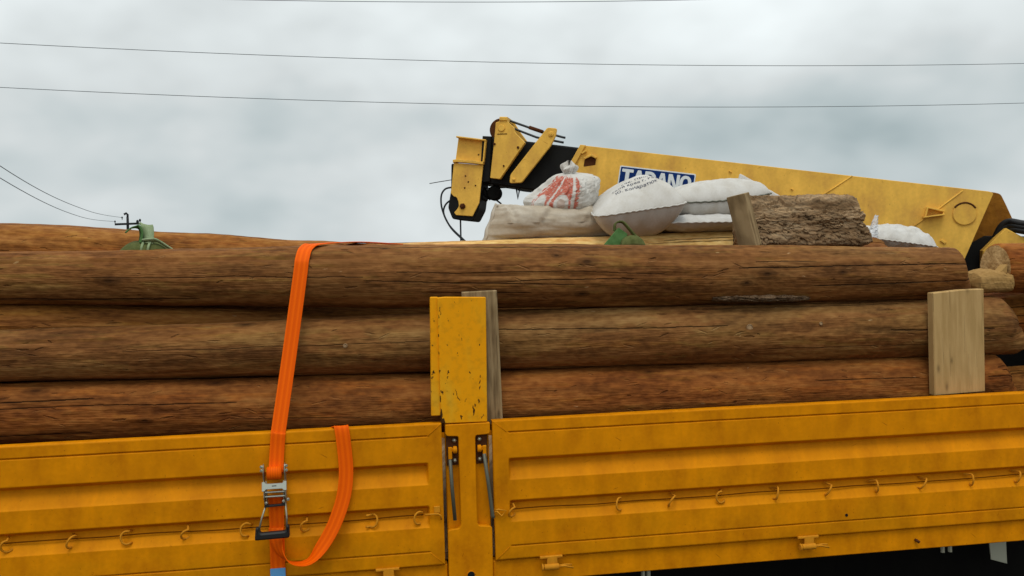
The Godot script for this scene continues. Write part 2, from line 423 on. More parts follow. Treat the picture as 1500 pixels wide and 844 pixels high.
# ---------------------------------------------------------------- logs
# samples: [x, y, z, r, x, y, z, r, ...] along the log; ends: how much each end is hewn to a point
func make_log(called: String, label: String, samples: Array, m: Material, seed_: int, tint := Color.WHITE, fine := true, hew := [0.0, 0.0], group := "peeled logs of the load", cracks := []) -> Node3D:
	var n := samples.size() / 4
	var x0: float = samples[0]; var x1: float = samples[(n - 1) * 4]
	var o := thing(called, label, "log", Vector3(x0, samples[1], samples[2]), 0.0, group)
	var base := o.position
	var rough := noise(seed_, 2.2, 4); var flat_ := noise(seed_ + 1, 5.0, 3); var hue := noise(seed_ + 2, 0.9, 4)
	var nu := int((x1 - x0) / (0.010 if fine else 0.06)); var nv := 84 if fine else 28
	var at := func(x: float) -> Vector4:
		var k := 0
		while k < n - 2 and x > samples[(k + 1) * 4]: k += 1
		var t: float = clampf((x - samples[k * 4]) / (samples[k * 4 + 4] - samples[k * 4]), 0, 1)
		var q := Vector4(samples[k * 4], samples[k * 4 + 1], samples[k * 4 + 2], samples[k * 4 + 3]); var e := Vector4(samples[k * 4 + 4], samples[k * 4 + 5], samples[k * 4 + 6], samples[k * 4 + 7])
		var a: Vector4 = q if k == 0 else Vector4(samples[k * 4 - 4], samples[k * 4 - 3], samples[k * 4 - 2], samples[k * 4 - 1])
		var b: Vector4 = e if k == n - 2 else Vector4(samples[k * 4 + 8], samples[k * 4 + 9], samples[k * 4 + 10], samples[k * 4 + 11])
		var out := q.lerp(e, t)
		var ss := t * t * (3 - 2 * t)
		out.y = lerpf(q.y, e.y, ss) * 0.5 + out.y * 0.5; out.w = lerpf(q.w, e.w, ss) * 0.5 + out.w * 0.5
		return out
	var surf := func(x: float, ang: float) -> Array:
		var s: Vector4 = at.call(x)
		var r := s.w
		var dl := x - x0; var dr := x1 - x
		var ring := Vector3(x * 0.6, cos(ang), sin(ang))
		r *= 1.0 + 0.030 * rough.get_noise_3d(x * 0.55 + seed_, ring.y * 0.5, ring.z * 0.5)
		if fine: r += 0.0032 * flat_.get_noise_3d(x * 0.5, ring.y * 0.6, ring.z * 0.6 + seed_) + 0.0012 * flat_.get_noise_3d(x * 2.2, ring.y * 1.6, ring.z * 1.6 + seed_)
		for c in cracks:   # [x from, x to, angle, width, depth]: a drying crack that runs with the grain
			if x > c[0] and x < c[1]:
				var ca: float = c[2] + 0.05 * flat_.get_noise_2d(x * 0.7, seed_ * 3.0)
				var q: float = absf(wrapf(ang - ca, -PI, PI)) * s.w / c[3]
				if q < 1.0: r -= c[4] * (1.0 - q) * minf(1.0, minf(x - c[0], c[1] - x) * 8.0)
		if hew[0] > 0.0 and dl < hew[0]: r *= lerpf(0.5, 1.0, pow(maxf(0.0, dl) / hew[0], 0.5))
		if hew[1] > 0.0 and dr < hew[1]: r *= lerpf(1.0, lerpf(0.30, 1.0, pow(maxf(0.0, dr) / hew[1], 0.75)), smoothstep(-0.7, 0.35, sin(ang) + 0.25 * cos(ang) + 0.2 * rough.get_noise_3dv(ring * 2.0)))
		var edge := minf(dl, dr)
		if edge < 0.012: r -= 0.008 * pow(1.0 - edge / 0.012, 2)
		var h := hue.get_noise_3d(x * 0.8, ring.y * 0.7, ring.z * 0.7 + seed_)
		var grey := clampf(0.5 + 0.8 * hue.get_noise_3d(x * 0.5 + 40.0, ring.y * 0.5, ring.z * 0.5), 0, 1)
		var c := tint * Color(1.03, 0.97, 0.94).lerp(Color(1.2, 0.96, 0.78), grey) * (1.0 + 0.32 * h)
		if fine:
			var film := smoothstep(0.02, 0.22, hue.get_noise_3d(x * 1.9, ring.y * 1.5 + 7.0, ring.z * 1.5) + 0.35 * rough.get_noise_3d(x * 3.0, ring.y * 2.6, ring.z * 2.6))
			c = c.lerp(c * Color(0.70, 0.72, 0.72), film * 0.6)
			var bare := smoothstep(0.22, 0.36, rough.get_noise_3d(x * 1.3 + 5.0, ring.y * 2.0, ring.z * 2.0 + 3.0))
			c = c.lerp(c * Color(1.32, 1.22, 1.05), bare)
		c.a = 1.0
		return [Vector3(x, s.y + sin(ang) * r, s.z + cos(ang) * r) - base, Vector2(x / 3.6 + seed_ * 0.37, ang / TAU + seed_ * 0.21), c]
	var us := PackedFloat32Array()
	for i in nu + 1:
		us.append(float(i) / nu)
	if fine:
		for k in 4:
			us[k] = k * 0.004 / (x1 - x0); us[nu - k] = 1.0 - k * 0.004 / (x1 - x0)
	var mm := Mesher.new()
	mm.grid(nu, nv, func(a, b): return surf.call(lerpf(x0, x1, a), b * TAU - PI * 0.75), true, false, us)
	obj("log_body", mm, m, o)
	for e in [x0, x1]:   # sawn ends
		var em := Mesher.new(); var sgn := -1.0 if e == x0 else 1.0
		var s: Vector4 = at.call(e)
		em.grid(6, nv, func(a, b):
			var p: Vector3 = surf.call(e, b * TAU - PI * 0.75)[0]
			var c := Vector3(e, s.y, s.z) - base
			return [c.lerp(p, a) + Vector3(sgn * (0.0015 + 0.003 * (1.0 - a)) * (1.0 - a * a), 0, 0), Vector2(a, b)])
		obj("cut_end", em, M.cut, o)
	return o

# ---------------------------------------------------------------- sacks
# a stuffed sack lying flat: outline a x b (half sizes), top and bottom bulge, corners pulled out
func sack_mesh(a: float, b: float, top: float, bottom: float, seed_: int, power: float, tint_top: Color, tint_low: Color, wrinkle := 1.0, corner := 0.12, sag := Vector2.ZERO, shape := Vector2(2.3, 0.72), low_shape := Vector2(2.3, 0.72), skew := 0.0) -> Array:
	var nz := noise(seed_, 7.0, 4); var cr := noise(seed_ + 3, 16.0, 3)
	var outline := func(th: float) -> Vector2:
		var c := cos(th); var s := sin(th)
		var r := pow(pow(absf(c), power) + pow(absf(s), power), -1.0 / power)
		r *= 1.0 + corner * pow(absf(sin(2.0 * th)), 6.0) + 0.03 * nz.get_noise_2d(c * 0.3, s * 0.3 + seed_)
		return Vector2(c * a, s * b) * r
	var height := func(p: Vector2, t: float, up: bool) -> float:   # t 0 middle .. 1 seam
		var sh := shape if up else low_shape
		var f := pow(maxf(0.0, 1.0 - pow(t, sh.x)), sh.y)
		var w := (0.008 * nz.get_noise_2d(p.x * 0.8, p.y * 0.8 + seed_) + 0.0045 * cr.get_noise_2d(p.x * 1.0 + p.y * 0.6, p.y * 0.7 - p.x * 0.3) * (0.4 + t)) * wrinkle * (1.0 - pow(t, 8.0))
		w += 0.006 * wrinkle * pow(t, 3.0) * (1.0 - pow(t, 10.0)) * sin(atan2(p.y, p.x) * 17.0 + 3.0 * nz.get_noise_2d(p.x, p.y))
		var y := top * f * (1.0 + skew * p.x / a) + w if up else -minf(bottom * f, bottom * 0.92) - w * 0.6
		return y + sag.x * p.x * p.x + sag.y * p.x
	var face := func(u: float, v: float, up: bool) -> Array:
		var th := v * TAU
		var p: Vector2 = outline.call(th) * u
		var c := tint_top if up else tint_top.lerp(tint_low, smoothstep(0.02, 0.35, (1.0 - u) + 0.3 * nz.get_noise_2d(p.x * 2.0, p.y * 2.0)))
		return [Vector3(p.x, height.call(p, u, up), p.y), p * 2.0, c]
	var m := Mesher.new()
	m.grid(104, 128, func(q, v): return face.call(1.0 - absf(1.0 - 2.0 * q), v, q > 0.5))
	var seam := Mesher.new(); var path := []
	for k in 97:
		var th := TAU * k / 96.0
		var p: Vector2 = outline.call(th) * (1.012 + 0.008 * sin(th * 31.0))
		path.append(Vector3(p.x, height.call(p, 1.0, true) + 0.0016 * sin(th * 47.0), p.y))
	seam.tube(path, 0.0035, 6)
	var on_top := func(p: Vector2) -> Vector3:
		var o: Vector2 = outline.call(p.angle_to_point(Vector2.ZERO) + PI) if p.length() > 1e-5 else Vector2(a, b)
		# find the share t on the ray through p
		var th := atan2(p.y / b, p.x / a)
		for k in 6:
			var q: Vector2 = outline.call(th)
			th += wrapf(p.angle() - q.angle(), -PI, PI) * 0.9
		o = outline.call(th)
		var t := clampf(p.length() / maxf(o.length(), 1e-4), 0, 1)
		return Vector3(p.x, height.call(p, t, true), p.y)
	return [m, seam, on_top]
func text_mesh(words: String, size: float, bold := false, serif := false) -> Array:
	var tm := TextMesh.new(); var f := SystemFont.new()
	f.font_names = PackedStringArray(["Droid Serif" if serif else "Droid Sans"]); f.font_weight = 700 if bold else 400
	tm.font = f; tm.text = words; tm.font_size = 64; tm.pixel_size = size / 64.0; tm.depth = 0.0; tm.curve_step = 1.0
	tm.horizontal_alignment = HORIZONTAL_ALIGNMENT_LEFT; tm.vertical_alignment = VERTICAL_ALIGNMENT_CENTER
	return tm.get_mesh_arrays()

# ---------------------------------------------------------------- the truck
# drop side: pressed steel panel, outer face at z = 0; prof gives the depth of the pressing at a height
func side_depth(y: float) -> float:
	var d := 0.0
	for g in [1.5085, 1.1195]:      # folded edge of the frame
		d -= 0.010 * clampf(1.15 - absf(y - g) / 0.0026, 0, 1)
	for r in [[1.4185, 1.347], [1.274, 1.203]]:
		var top: float = r[0]; var low: float = r[1]
		if y < top + 0.004 and y > low - 0.004:
			var inn := smoothstep(top + 0.003, top - 0.015, y)
			var out := pow(clampf((y - low + 0.002) / 0.052, 0.0, 1.0), 0.8)
			d -= 0.028 * minf(inn, out)
	return d
func drop_side(x0: float, x1: float, frame_l: bool, frame_r: bool, seed_: int, parent: Node3D) -> MeshInstance3D:
	var y0 := 1.073; var y1 := 1.5495
	var ys := []
	var y := y0
	for k in 4: ys.append(y0 + 0.0015 * k)
	y = y0 + 0.008
	while y < y1 - 0.006:
		ys.append(y)
		var busy := absf(y - 1.5085) < 0.008 or absf(y - 1.1195) < 0.008 or (y > 1.335 and y < 1.43) or (y > 1.19 and y < 1.285)
		y += 0.0016 if busy else 0.008
	for k in 4: ys.append(y1 - 0.0045 + 0.0015 * k)
	var xs := []
	var x := x0
	for k in 4: xs.append(x0 + 0.0015 * k)
	x = x0 + 0.008
	while x < x1 - 0.006:
		xs.append(x)
		x += 0.003 if (x - x0 < 0.075 or x1 - x < 0.075) else 0.03
	for k in 4: xs.append(x1 - 0.0045 + 0.0015 * k)
	var dent := noise(seed_, 1.6, 4); var soil := noise(seed_ + 1, 2.5, 5)
	var nx := xs.size() - 1; var ny := ys.size() - 1
	var us := PackedFloat32Array()
	for i in nx + 1: us.append(float(i))
	var m := Mesher.new()
	# rows: back lower edge, the front rows, back upper edge
	m.grid(nx, ny + 4, func(a, b):
		var px: float = xs[int(a)]
		var j := int(round(b * (ny + 4)))
		var jj := clampi(j - 2, 0, ny)
		var py: float = ys[jj]
		var fl := smoothstep(0.052, 0.060, px - x0) if frame_l else 1.0
		var fr := smoothstep(0.046, 0.054, x1 - px) if frame_r else 1.0
		var z := side_depth(py) * fl * fr
		z += 0.0016 * dent.get_noise_2d(px * 0.7, py * 1.6) + 0.0008 * dent.get_noise_2d(px * 3.0, py * 2.0 + 9.0)
		py += 0.0016 * dent.get_noise_2d(px * 0.6, 3.0) * smoothstep(1.3, 1.55, py)
		var e := minf(minf(py - y0, y1 - py), minf(px - x0, x1 - px))
		z -= 0.0028 * pow(clampf(1.0 - e / 0.0045, 0, 1), 2)
		if j < 2 or j > ny + 2: z = -0.018 if j == 1 or j == ny + 3 else -0.04
		# road dust on the lower half, thicker in the low pressing
		var s := clampf(0.26 * smoothstep(1.30, 1.08, py) + 0.5 * soil.get_noise_2d(px * 0.9, py * 3.0) * smoothstep(1.48, 1.2, py) + 0.22 * soil.get_noise_2d(px * 5.0, py * 0.8), 0.0, 0.6)
		var c := Color(1, 1, 1).lerp(Color(0.70, 0.80, 2.0), s)
		c *= 1.0 + 0.10 * soil.get_noise_2d(px * 0.4 + 20.0, py * 1.2)
		c.a = 1.0
		return [Vector3(px, py, z), Vector2(px, py), c], true, false, us)
	m.box(Vector3((x0 + x1) / 2, (y0 + y1) / 2, -0.0355), Vector3(x1 - x0 - 0.004, y1 - y0 - 0.004, 0.008))
	var o := obj("drop_side", m, M.paint, parent)
	# mitred weld seams at the frame corners
	for c in [[x1, frame_r, -1.0], [x0, frame_l, 1.0]]:
		if c[1]:
			for v in [[y1 - 0.002, y1 - 0.040], [y0 + 0.002, y0 + 0.043]]:
				var w := Mesher.new()
				w.tube([Vector3(c[0] + c[2] * 0.003, v[0], 0.0002), Vector3(c[0] + c[2] * 0.048, v[1], 0.0004)], 0.0012, 6)
				obj("weld_seam", w, M.paint, o)
	return o
func c_hook() -> MeshInstance3D:
	var m := Mesher.new(); var p := []
	p.append(Vector3(0.014, 0.021, -0.014))
	for k in 15:
		var a := deg_to_rad(70.0 + 225.0 * k / 14.0)
		p.append(Vector3(cos(a) * 0.017, sin(a) * 0.020, 0.004 + 0.006 * sin(a)))
	p.append(Vector3(0.015, -0.017, -0.014))
	m.tube(p, 0.0036, 7)
	var o := MeshInstance3D.new(); o.name = "rope_hook"
	m.st.generate_normals(); o.mesh = m.st.commit(); o.material_override = M.hook_paint
	return o

func build_truck():
	var t := thing("flatbed_truck", "yellow flatbed truck with ribbed steel drop sides, carrying the load of logs", "truck")
	var left := drop_side(-3.05, 0.208, true, true, 5, t)
	var right := drop_side(0.380, 2.86, true, true, 9, t)
	# a thin rod runs through the rope hooks in the lower pressing
	for s in [[left, -3.0, 0.14], [right, 0.44, 2.8]]:
		var rm := Mesher.new(); var path := []
		var n := int((s[2] - s[1]) / 0.05); var wob := noise(77, 1.2, 2)
		for k in n + 1:
			var x: float = lerpf(s[1], s[2], float(k) / n)
			path.append(Vector3(x, 1.241 + 0.005 * wob.get_noise_1d(x * 1.5), -0.0135 + 0.004 * wob.get_noise_1d(x * 2.0 + 9.0)))
		rm.tube(path, 0.0019, 6)
		obj("hook_rod", rm, M.brown_rod, s[0])
	var hook := c_hook()
	var spots := [[-2.9, 0.2], [-2.7, -0.1], [-2.5, 0.1], [-2.3, 0.3], [-2.1, 0.2], [-1.92, 0.4], [-1.74, 0.3], [-1.55, 0.5], [-1.36, 0.2], [-1.162, 0.35], [-0.973, 1.0], [-0.806, 0.15], [-0.624, 0.4], [-0.437, 0.05], [-0.248, 0.3], [-0.031, 2.7], [0.123, 0.35], [0.442, 0.35], [0.816, 0.6], [1.004, 0.95], [1.187, 0.05], [1.394, 1.4], [1.592, 1.15], [1.779, 1.4], [1.965, 1.4], [2.158, 1.4], [2.349, 1.4], [2.54, 1.4], [2.72, 1.3]]
	for k in spots.size():
		var h: MeshInstance3D = hook.duplicate()
		var p: Node3D = left if spots[k][0] < 0.2 else right
		h.name = numbered(p, "rope_hook"); p.add_child(h, true)
		h.transform = Transform3D(Basis(Vector3.UP, spots[k][1]) * Basis(Vector3.BACK, 0.32 * sin(k * 2.3)) * Basis(Vector3.RIGHT, 0.35 * sin(k * 3.7 + 1.0)), Vector3(spots[k][0], 1.236, -0.004))
	hook.free()
	# wire tab at the end of the left side, triangle loop at the start of the right one
	var tab := Mesher.new()
	tab.tube([Vector3(0.145, 1.247, 0.002), Vector3(0.165, 1.248, 0.008), Vector3(0.188, 1.248, 0.010), Vector3(0.196, 1.243, 0.011), Vector3(0.199, 1.228, 0.008)], 0.003, 7)
	tab.box(Vector3(0.185, 1.262, 0.004), Vector3(0.020, 0.022, 0.005), 0.001)
	obj("wire_tab", tab, M.hook_paint, left)
	var tri := Mesher.new()
	tri.tube([Vector3(0.382, 1.248, 0.010), Vector3(0.392, 1.250, 0.012), Vector3(0.418, 1.244, 0.012), Vector3(0.402, 1.228, 0.014), Vector3(0.386, 1.244, 0.012), Vector3(0.378, 1.240, 0.008)], 0.003, 7)
	obj("wire_loop", tri, M.hook_paint, right)
	# hinge straps under the drop sides
	for h in [[left, 0.015], [right, 0.570], [right, 1.509], [left, -1.0], [left, -2.0], [right, 2.45]]:
		var m := Mesher.new(); var x: float = h[1]
		m.box(Vector3(x, 1.0735, 0.0055), Vector3(0.078, 0.008, 0.011), 0.0015)
		m.box(Vector3(x + 0.003, 1.058, 0.006), Vector3(0.036, 0.030, 0.010), 0.002)
		m.disc(Vector3(x, 1.0405, 0.010), Vector3.RIGHT, 0.0105, 0.052, 18, 0.002)
		m.disc(Vector3(x - 0.031, 1.0405, 0.010), Vector3.RIGHT, 0.0125, 0.006, 18, 0.002)
		m.tube([Vector3(x + 0.025, 1.040, 0.010), Vector3(x + 0.045, 1.041, 0.012), Vector3(x + 0.075, 1.034, 0.016)], 0.0035, 7)
		m.tube([Vector3(x + 0.025, 1.043, 0.008), Vector3(x + 0.05, 1.045, 0.010), Vector3(x + 0.07, 1.044, 0.013)], 0.003, 7)
		obj("hinge", m, M.hook_paint, h[0])
	# the post between the two drop sides
	var pm := Mesher.new()
	pm.prism(round_poly(V2([0.2205, 1.5445, 0.3725, 1.5445, 0.3725, 1.512, 0.368, 1.505, 0.324, 1.503, 0.321, 1.495, 0.321, 1.205, 0.326, 1.196, 0.364, 1.192, 0.3705, 1.186, 0.369, 0.90, 0.2185, 0.90, 0.220, 1.182, 0.225, 1.188, 0.258, 1.192, 0.264, 1.200, 0.265, 1.495, 0.262, 1.503, 0.226, 1.505, 0.2205, 1.512]), 0.004, 3), -0.024, 0.0, 0.0025)
	pm.box(Vector3(0.2955, 1.22, -0.040), Vector3(0.149, 0.64, 0.030), 0.003)
	var post := obj("corner_post", pm, M.paint, t)
	var hole := Mesher.new(); hole.disc(Vector3(0.294, 1.031, 0.001), Vector3.BACK, 0.0125, 0.006, 24, 0.001); obj("bolt_hole", hole, M.black, post)
	var ringm := Mesher.new(); ringm.tube(range(25).map(func(k): return Vector3(0.294 + 0.0135 * cos(TAU * k / 24.0), 1.031 + 0.0135 * sin(TAU * k / 24.0), 0.0015)), 0.002, 6); obj("hole_rim", ringm, M.paint, post)
	for s in [-1.0, 1.0]:
		var cx: float = 0.2935 + s * 0.0505
		var lp := Mesher.new(); lp.box(Vector3(cx, 1.453, -0.0215), Vector3(0.040, 0.100, 0.006), 0.0015)
		obj("latch_plate", lp, M.rust, post)
		for y in [1.488, 1.420]:
			var b := Mesher.new(); b.disc(Vector3(cx - s * 0.008, y, -0.014), Vector3.BACK, 0.0075, 0.012, 6, 0.001); b.ball(Vector3(cx - s * 0.008, y, -0.008), Vector3(0.0055, 0.0055, 0.005))
			obj("bolt", b, M.zinc, post)
		var cam := Mesher.new()
		cam.disc(Vector3(cx - s * 0.009, 1.457, -0.008), Vector3.RIGHT, 0.0125, 0.013, 18, 0.002)
		cam.box(Vector3(cx + s * 0.008, 1.447, -0.004), Vector3(0.012, 0.040, 0.014), 0.002)
		cam.box(Vector3(cx - s * 0.001, 1.458, -0.006), Vector3(0.010, 0.012, 0.010), 0.001)
		obj("latch_cam", cam, M.paint, post)
		var rod := Mesher.new()
		if s < 0: rod.tube([Vector3(0.2345, 1.428, -0.004), Vector3(0.238, 1.33, 0.0), Vector3(0.2445, 1.222, 0.004)], 0.0062, 10)
		else: rod.tube([Vector3(0.3500, 1.440, 0.0), Vector3(0.362, 1.33, 0.006), Vector3(0.3715, 1.230, 0.010), Vector3(0.3735, 1.222, 0.010)], 0.0066, 10)
		obj("latch_lever", rod, M.rod, post)
	var sp := Mesher.new(); sp.disc(Vector3(1.662, 1.140, 0.0006), Vector3.BACK, 0.006, 0.002, 7, 0.0005); obj("drain_hole", sp, M.black, right)
	# frame rail below the sides, bed, chassis
	for z in [[-0.014, -0.060], [-2.24, -2.19]]:
		for seg in [[-3.05, 0.2165], [0.3715, 2.9]]:
			var rm := Mesher.new(); rm.box(Vector3((seg[0] + seg[1]) / 2, 1.029, (z[0] + z[1]) / 2), Vector3(seg[1] - seg[0], 0.078, absf(z[1] - z[0])), 0.003)
			obj("side_rail", rm, M.paint, t)
	var bed := Mesher.new(); bed.box(Vector3(-0.075, 1.083, -1.125), Vector3(5.9, 0.03, 2.12), 0.002); obj("bed_floor", bed, M.old_wood, t)
	for k in 11:
		var cm := Mesher.new(); cm.box(Vector3(-2.8 + 0.53 * k, 1.017, -1.125), Vector3(0.06, 0.098, 2.12), 0.003); obj("cross_member", cm, M.chassis, t)
	for z in [-0.72, -1.53]:
		var cr := Mesher.new(); cr.box(Vector3(0.3, 0.80, z), Vector3(6.6, 0.33, 0.08), 0.006); obj("chassis_rail", cr, M.chassis, t)
	var skirt := Mesher.new(); skirt.box(Vector3(1.75, 0.68, -0.56), Vector3(2.4, 0.52, 0.22), 0.03); obj("added_box", skirt, M.chassis, t)  # box added and lengthened to hide lit ground, keeping the under-bed gap dark
	var bp := Mesher.new()
	bp.prism(V2([2.484, 0.965, 2.567, 0.965, 2.573, 0.780, 2.500, 0.803]), -0.356, -0.35, 0.001); obj("bracket_plate", bp, M.grey_paint, t)
	for x in [2.06, 2.09, 0.905, 0.925]:
		var sb := Mesher.new(); sb.disc(Vector3(x, 0.978, -0.03), Vector3.UP, 0.008, 0.026, 6, 0.001); obj("rail_bolt", sb, M.steel, t)
	var stub := Mesher.new(); stub.tube([Vector3(1.94, 1.026, -0.013), Vector3(1.94, 1.026, -0.006), Vector3(1.948, 1.019, 0.0)], 0.005, 8); obj("rail_stub", stub, M.rust, t)
	for q in [[-3.08, "tail_gate", 0.47, M.paint], [2.90, "head_board", 0.90, M.chassis]]:  # head board raised and coloured dark to stand for shade in the gaps
		var hm := Mesher.new(); hm.box(Vector3(q[0], 1.075 + q[2] / 2.0, -1.125), Vector3(0.035, q[2], 2.15), 0.004); obj(q[1], hm, q[3], t)
	var fs := Mesher.new(); fs.box(Vector3(-0.09, 1.31, -2.215), Vector3(5.9, 0.475, 0.04), 0.004); obj("drop_side", fs, M.paint, t)
	for x in [-1.9, 3.9]:
		for z in [-0.42, -1.83]:
			var wm := Mesher.new()
			wm.grid(40, 22, func(a, b):
				var an: float = b * TAU; var ca: float = cos(an); var sa: float = sin(an)
				var rr: float = 0.37 + 0.10 * signf(ca) * pow(absf(ca), 0.5); var zz: float = 0.12 * signf(sa) * pow(absf(sa), 0.5)
				return [Vector3(x + cos(a * TAU) * rr, 0.47 + sin(a * TAU) * rr, z + zz), Vector2(a * 6.0, b)])
			var tyre := obj("wheel", wm, M.rubber, t)
			var ri := Mesher.new(); ri.disc(Vector3(x, 0.47, z), Vector3.BACK, 0.28, 0.16, 32, 0.02); ri.disc(Vector3(x, 0.47, z + 0.07), Vector3.BACK, 0.10, 0.09, 24, 0.01)
			obj("rim", ri, M.boom_paint, tyre)

# ---------------------------------------------------------------- the crane across the load
func build_crane():
	var t := thing("loader_crane", "yellow box boom of a loader crane lying across behind the sacks", "crane", Vector3(1.1161, 0, -1.6206), deg_to_rad(-22.183))
	var m := Mesher.new()
	# main section: near cheek, far cheek, top and bottom plates
	m.prism(round_poly(V2([-0.016, 2.7155, 1.955, 2.3765, 1.972, 2.366, 1.836, 2.046, 1.800, 2.080, 1.672, 2.128, 0.109, 2.43, -0.112, 2.49, -0.100, 2.56]), 0.006, 2), -0.014, 0.0, 0.002)
	var al := -atan2(0.339, 1.971)
	var bt := Basis(Vector3(cos(al), sin(al), 0), Vector3(0, 0, -1), Vector3(-sin(al), cos(al), 0))
	m.prism(V2([0, 0.0145, 1.975, 0.0145, 2.05, 0.2595, 0, 0.2595]), -0.014, -0.002, 0.0, Transform3D(bt, Vector3(-0.016, 2.7155, 0)))
	var al2 := -atan2(0.302, 1.563)
	var bb := Basis(Vector3(cos(al2), sin(al2), 0), Vector3(0, 0, -1), Vector3(-sin(al2), cos(al2), 0))
	m.prism(V2([0, 0.0145, 1.60, 0.0145, 1.60, 0.2595, 0, 0.2595]), 0.0, 0.012, 0.0, Transform3D(bb, Vector3(0.109, 2.43, 0)))
	var boom := obj("boom", m, M.boom_paint, t)
	m = Mesher.new(); m.prism(round_poly(V2([-0.016, 2.7155, 2.047, 2.389, 2.075, 2.380, 2.099, 2.324, 2.132, 2.240, 1.989, 2.135, 1.909, 2.060, 1.672, 2.128, 0.109, 2.43, -0.112, 2.49]), 0.012, 2), -0.274, -0.260, 0.002); obj("far_cheek", m, M.shaded_boom, boom)
	# collar strip round the mouth, with its square opening and stiffener
	m = Mesher.new()
	m.prism(V2([-0.016, 2.7165, 0.012, 2.7115, -0.055, 2.60, -0.088, 2.535, -0.112, 2.545, -0.100, 2.58]), 0.0005, 0.012, 0.002)
	m.box(Vector3(0.002, 2.676, 0.008), Vector3(0.03, 0.010, 0.012), 0.002, Basis(Vector3.BACK, 0.5))
	obj("collar", m, M.boom_paint, boom)
	m = Mesher.new(); m.prism(round_poly(V2([0.004, 2.638, 0.040, 2.653, 0.064, 2.640, 0.060, 2.606, -0.004, 2.600]), 0.006, 3), -0.010, 0.0008, 0.0)
	obj("slot", m, M.rust, boom)
	m = Mesher.new(); m.prism(round_poly(V2([0.0, 2.646, 0.042, 2.664, 0.072, 2.646, 0.066, 2.637, 0.040, 2.651, 0.006, 2.637]), 0.003, 2), 0.0005, 0.016, 0.002)
	obj("slot_lip", m, M.boom_paint, boom)
	# welds and small fittings on the near cheek
	for s in [[1.335, 2.483, 1.162, 2.375], [1.836, 2.385, 1.609, 2.218]]:
		m = Mesher.new(); m.tube([Vector3(s[0], s[1], 0.0006), Vector3((s[0] + s[2]) / 2, (s[1] + s[3]) / 2 - 0.002, 0.0012), Vector3(s[2], s[3], 0.0006)], 0.0038, 6)
		obj("weld_seam", m, M.boom_paint, boom)
	m = Mesher.new()
	m.box(Vector3(1.700, 2.268, 0.020), Vector3(0.095, 0.007, 0.040), 0.0015, Basis(Vector3.BACK, 0.10))
	m.box(Vector3(1.668, 2.288, 0.016), Vector3(0.007, 0.04, 0.032), 0.0015, Basis(Vector3.BACK, -0.25))
	m.box(Vector3(1.706, 2.300, 0.016), Vector3(0.075, 0.007, 0.032), 0.0015, Basis(Vector3.BACK, -0.28))
	m.box(Vector3(1.745, 2.282, 0.013), Vector3(0.007, 0.022, 0.024), 0.0015, Basis(Vector3.BACK, -0.28))
	obj("hose_guide", m, M.boom_paint, boom)
	m = Mesher.new(); m.disc(Vector3(1.842, 2.272, 0.003), Vector3.BACK, 0.053, 0.010, 40, 0.003); obj("boss", m, M.boom_paint, boom)
	m = Mesher.new(); m.tube(range(17).map(func(k): return Vector3(1.842 + 0.055 * cos(0.5 + 2.0 * k / 16.0), 2.272 + 0.055 * sin(0.5 + 2.0 * k / 16.0), 0.007)), 0.0045, 6); obj("boss_shadow", m, M.rust, boom)  # brown arc drawn as the shadow along the top of the boss
	for p in [[1.745, 2.143, 0.012], [0.75, 2.535, 0.007], [1.05, 2.43, 0.006]]:
		m = Mesher.new(); m.box(Vector3(p[0], p[1], 0.004), Vector3(p[2] * 2.2, p[2], 0.008), 0.002, Basis(Vector3.BACK, -0.7)); obj("lug", m, M.boom_paint, boom)
	# maker's plate
	var plate := Mesher.new(); var sb := Basis(Vector3.BACK, deg_to_rad(-9.66)); var so := Vector3(0.191, 2.5965, 0.0)
	plate.prism(round_poly(V2([0, 0, 0.394, 0, 0.394, -0.112, 0, -0.112]), 0.007, 4), 0.0005, 0.003, 0.0005, Transform3D(sb, so))
	var pl := obj("name_plate", plate, M.sign_white, t)
	plate = Mesher.new(); plate.prism(round_poly(V2([0.006, -0.006, 0.388, -0.006, 0.388, -0.106, 0.006, -0.106]), 0.006, 4), 0.003, 0.0042, 0.0003, Transform3D(sb, so)); obj("plate_field", plate, M.sign_blue, pl)
	var x := 0.016
	for ch in "TADANO":
		var arr := text_mesh(ch, 0.0905, true)
		var v: PackedVector3Array = arr[Mesh.ARRAY_VERTEX]; var lo := 9.0; var hi := -9.0; var top := -9.0; var bot := 9.0
		for p in v: lo = minf(lo, p.x); hi = maxf(hi, p.x); top = maxf(top, p.y); bot = minf(bot, p.y)
		var wide := 0.057 if ch != "N" else 0.056
		var lm := Mesher.new(); var sx := wide / (hi - lo); var sy := 0.080 / (top - bot)
		for push in [[0.0, 0.0], [0.0016, 0.0], [-0.0016, 0.0], [0.0, 0.0014], [0.0, -0.0014]]:
			var vv := PackedVector3Array()
			for p in v: vv.append(so + sb * Vector3(x + (p.x - lo) * sx + push[0], -0.016 - (top - p.y) * sy + push[1], 0.0052 + absf(push[0]) * 0.2 + absf(push[1]) * 0.1 + push[0] * 0.05))
			var idx: PackedInt32Array = arr[Mesh.ARRAY_INDEX]
			for i in idx: lm.st.set_uv(Vector2.ZERO); lm.st.set_color(Color.WHITE); lm.st.set_normal(sb * Vector3.BACK); lm.st.add_vertex(vv[i])
		var lo_ := MeshInstance3D.new(); lo_.name = numbered(pl, "letter"); lo_.mesh = lm.st.commit(); lo_.material_override = M.sign_white; pl.add_child(lo_, true)
		x += wide + 0.0036
	# dark inner section
	m = Mesher.new(); m.prism(V2([-0.545, 2.800, 1.85, 2.372, 1.80, 2.105, -0.568, 2.545]), -0.235, -0.035, 0.008)
	var inner := obj("inner_boom", m, M.black, t)
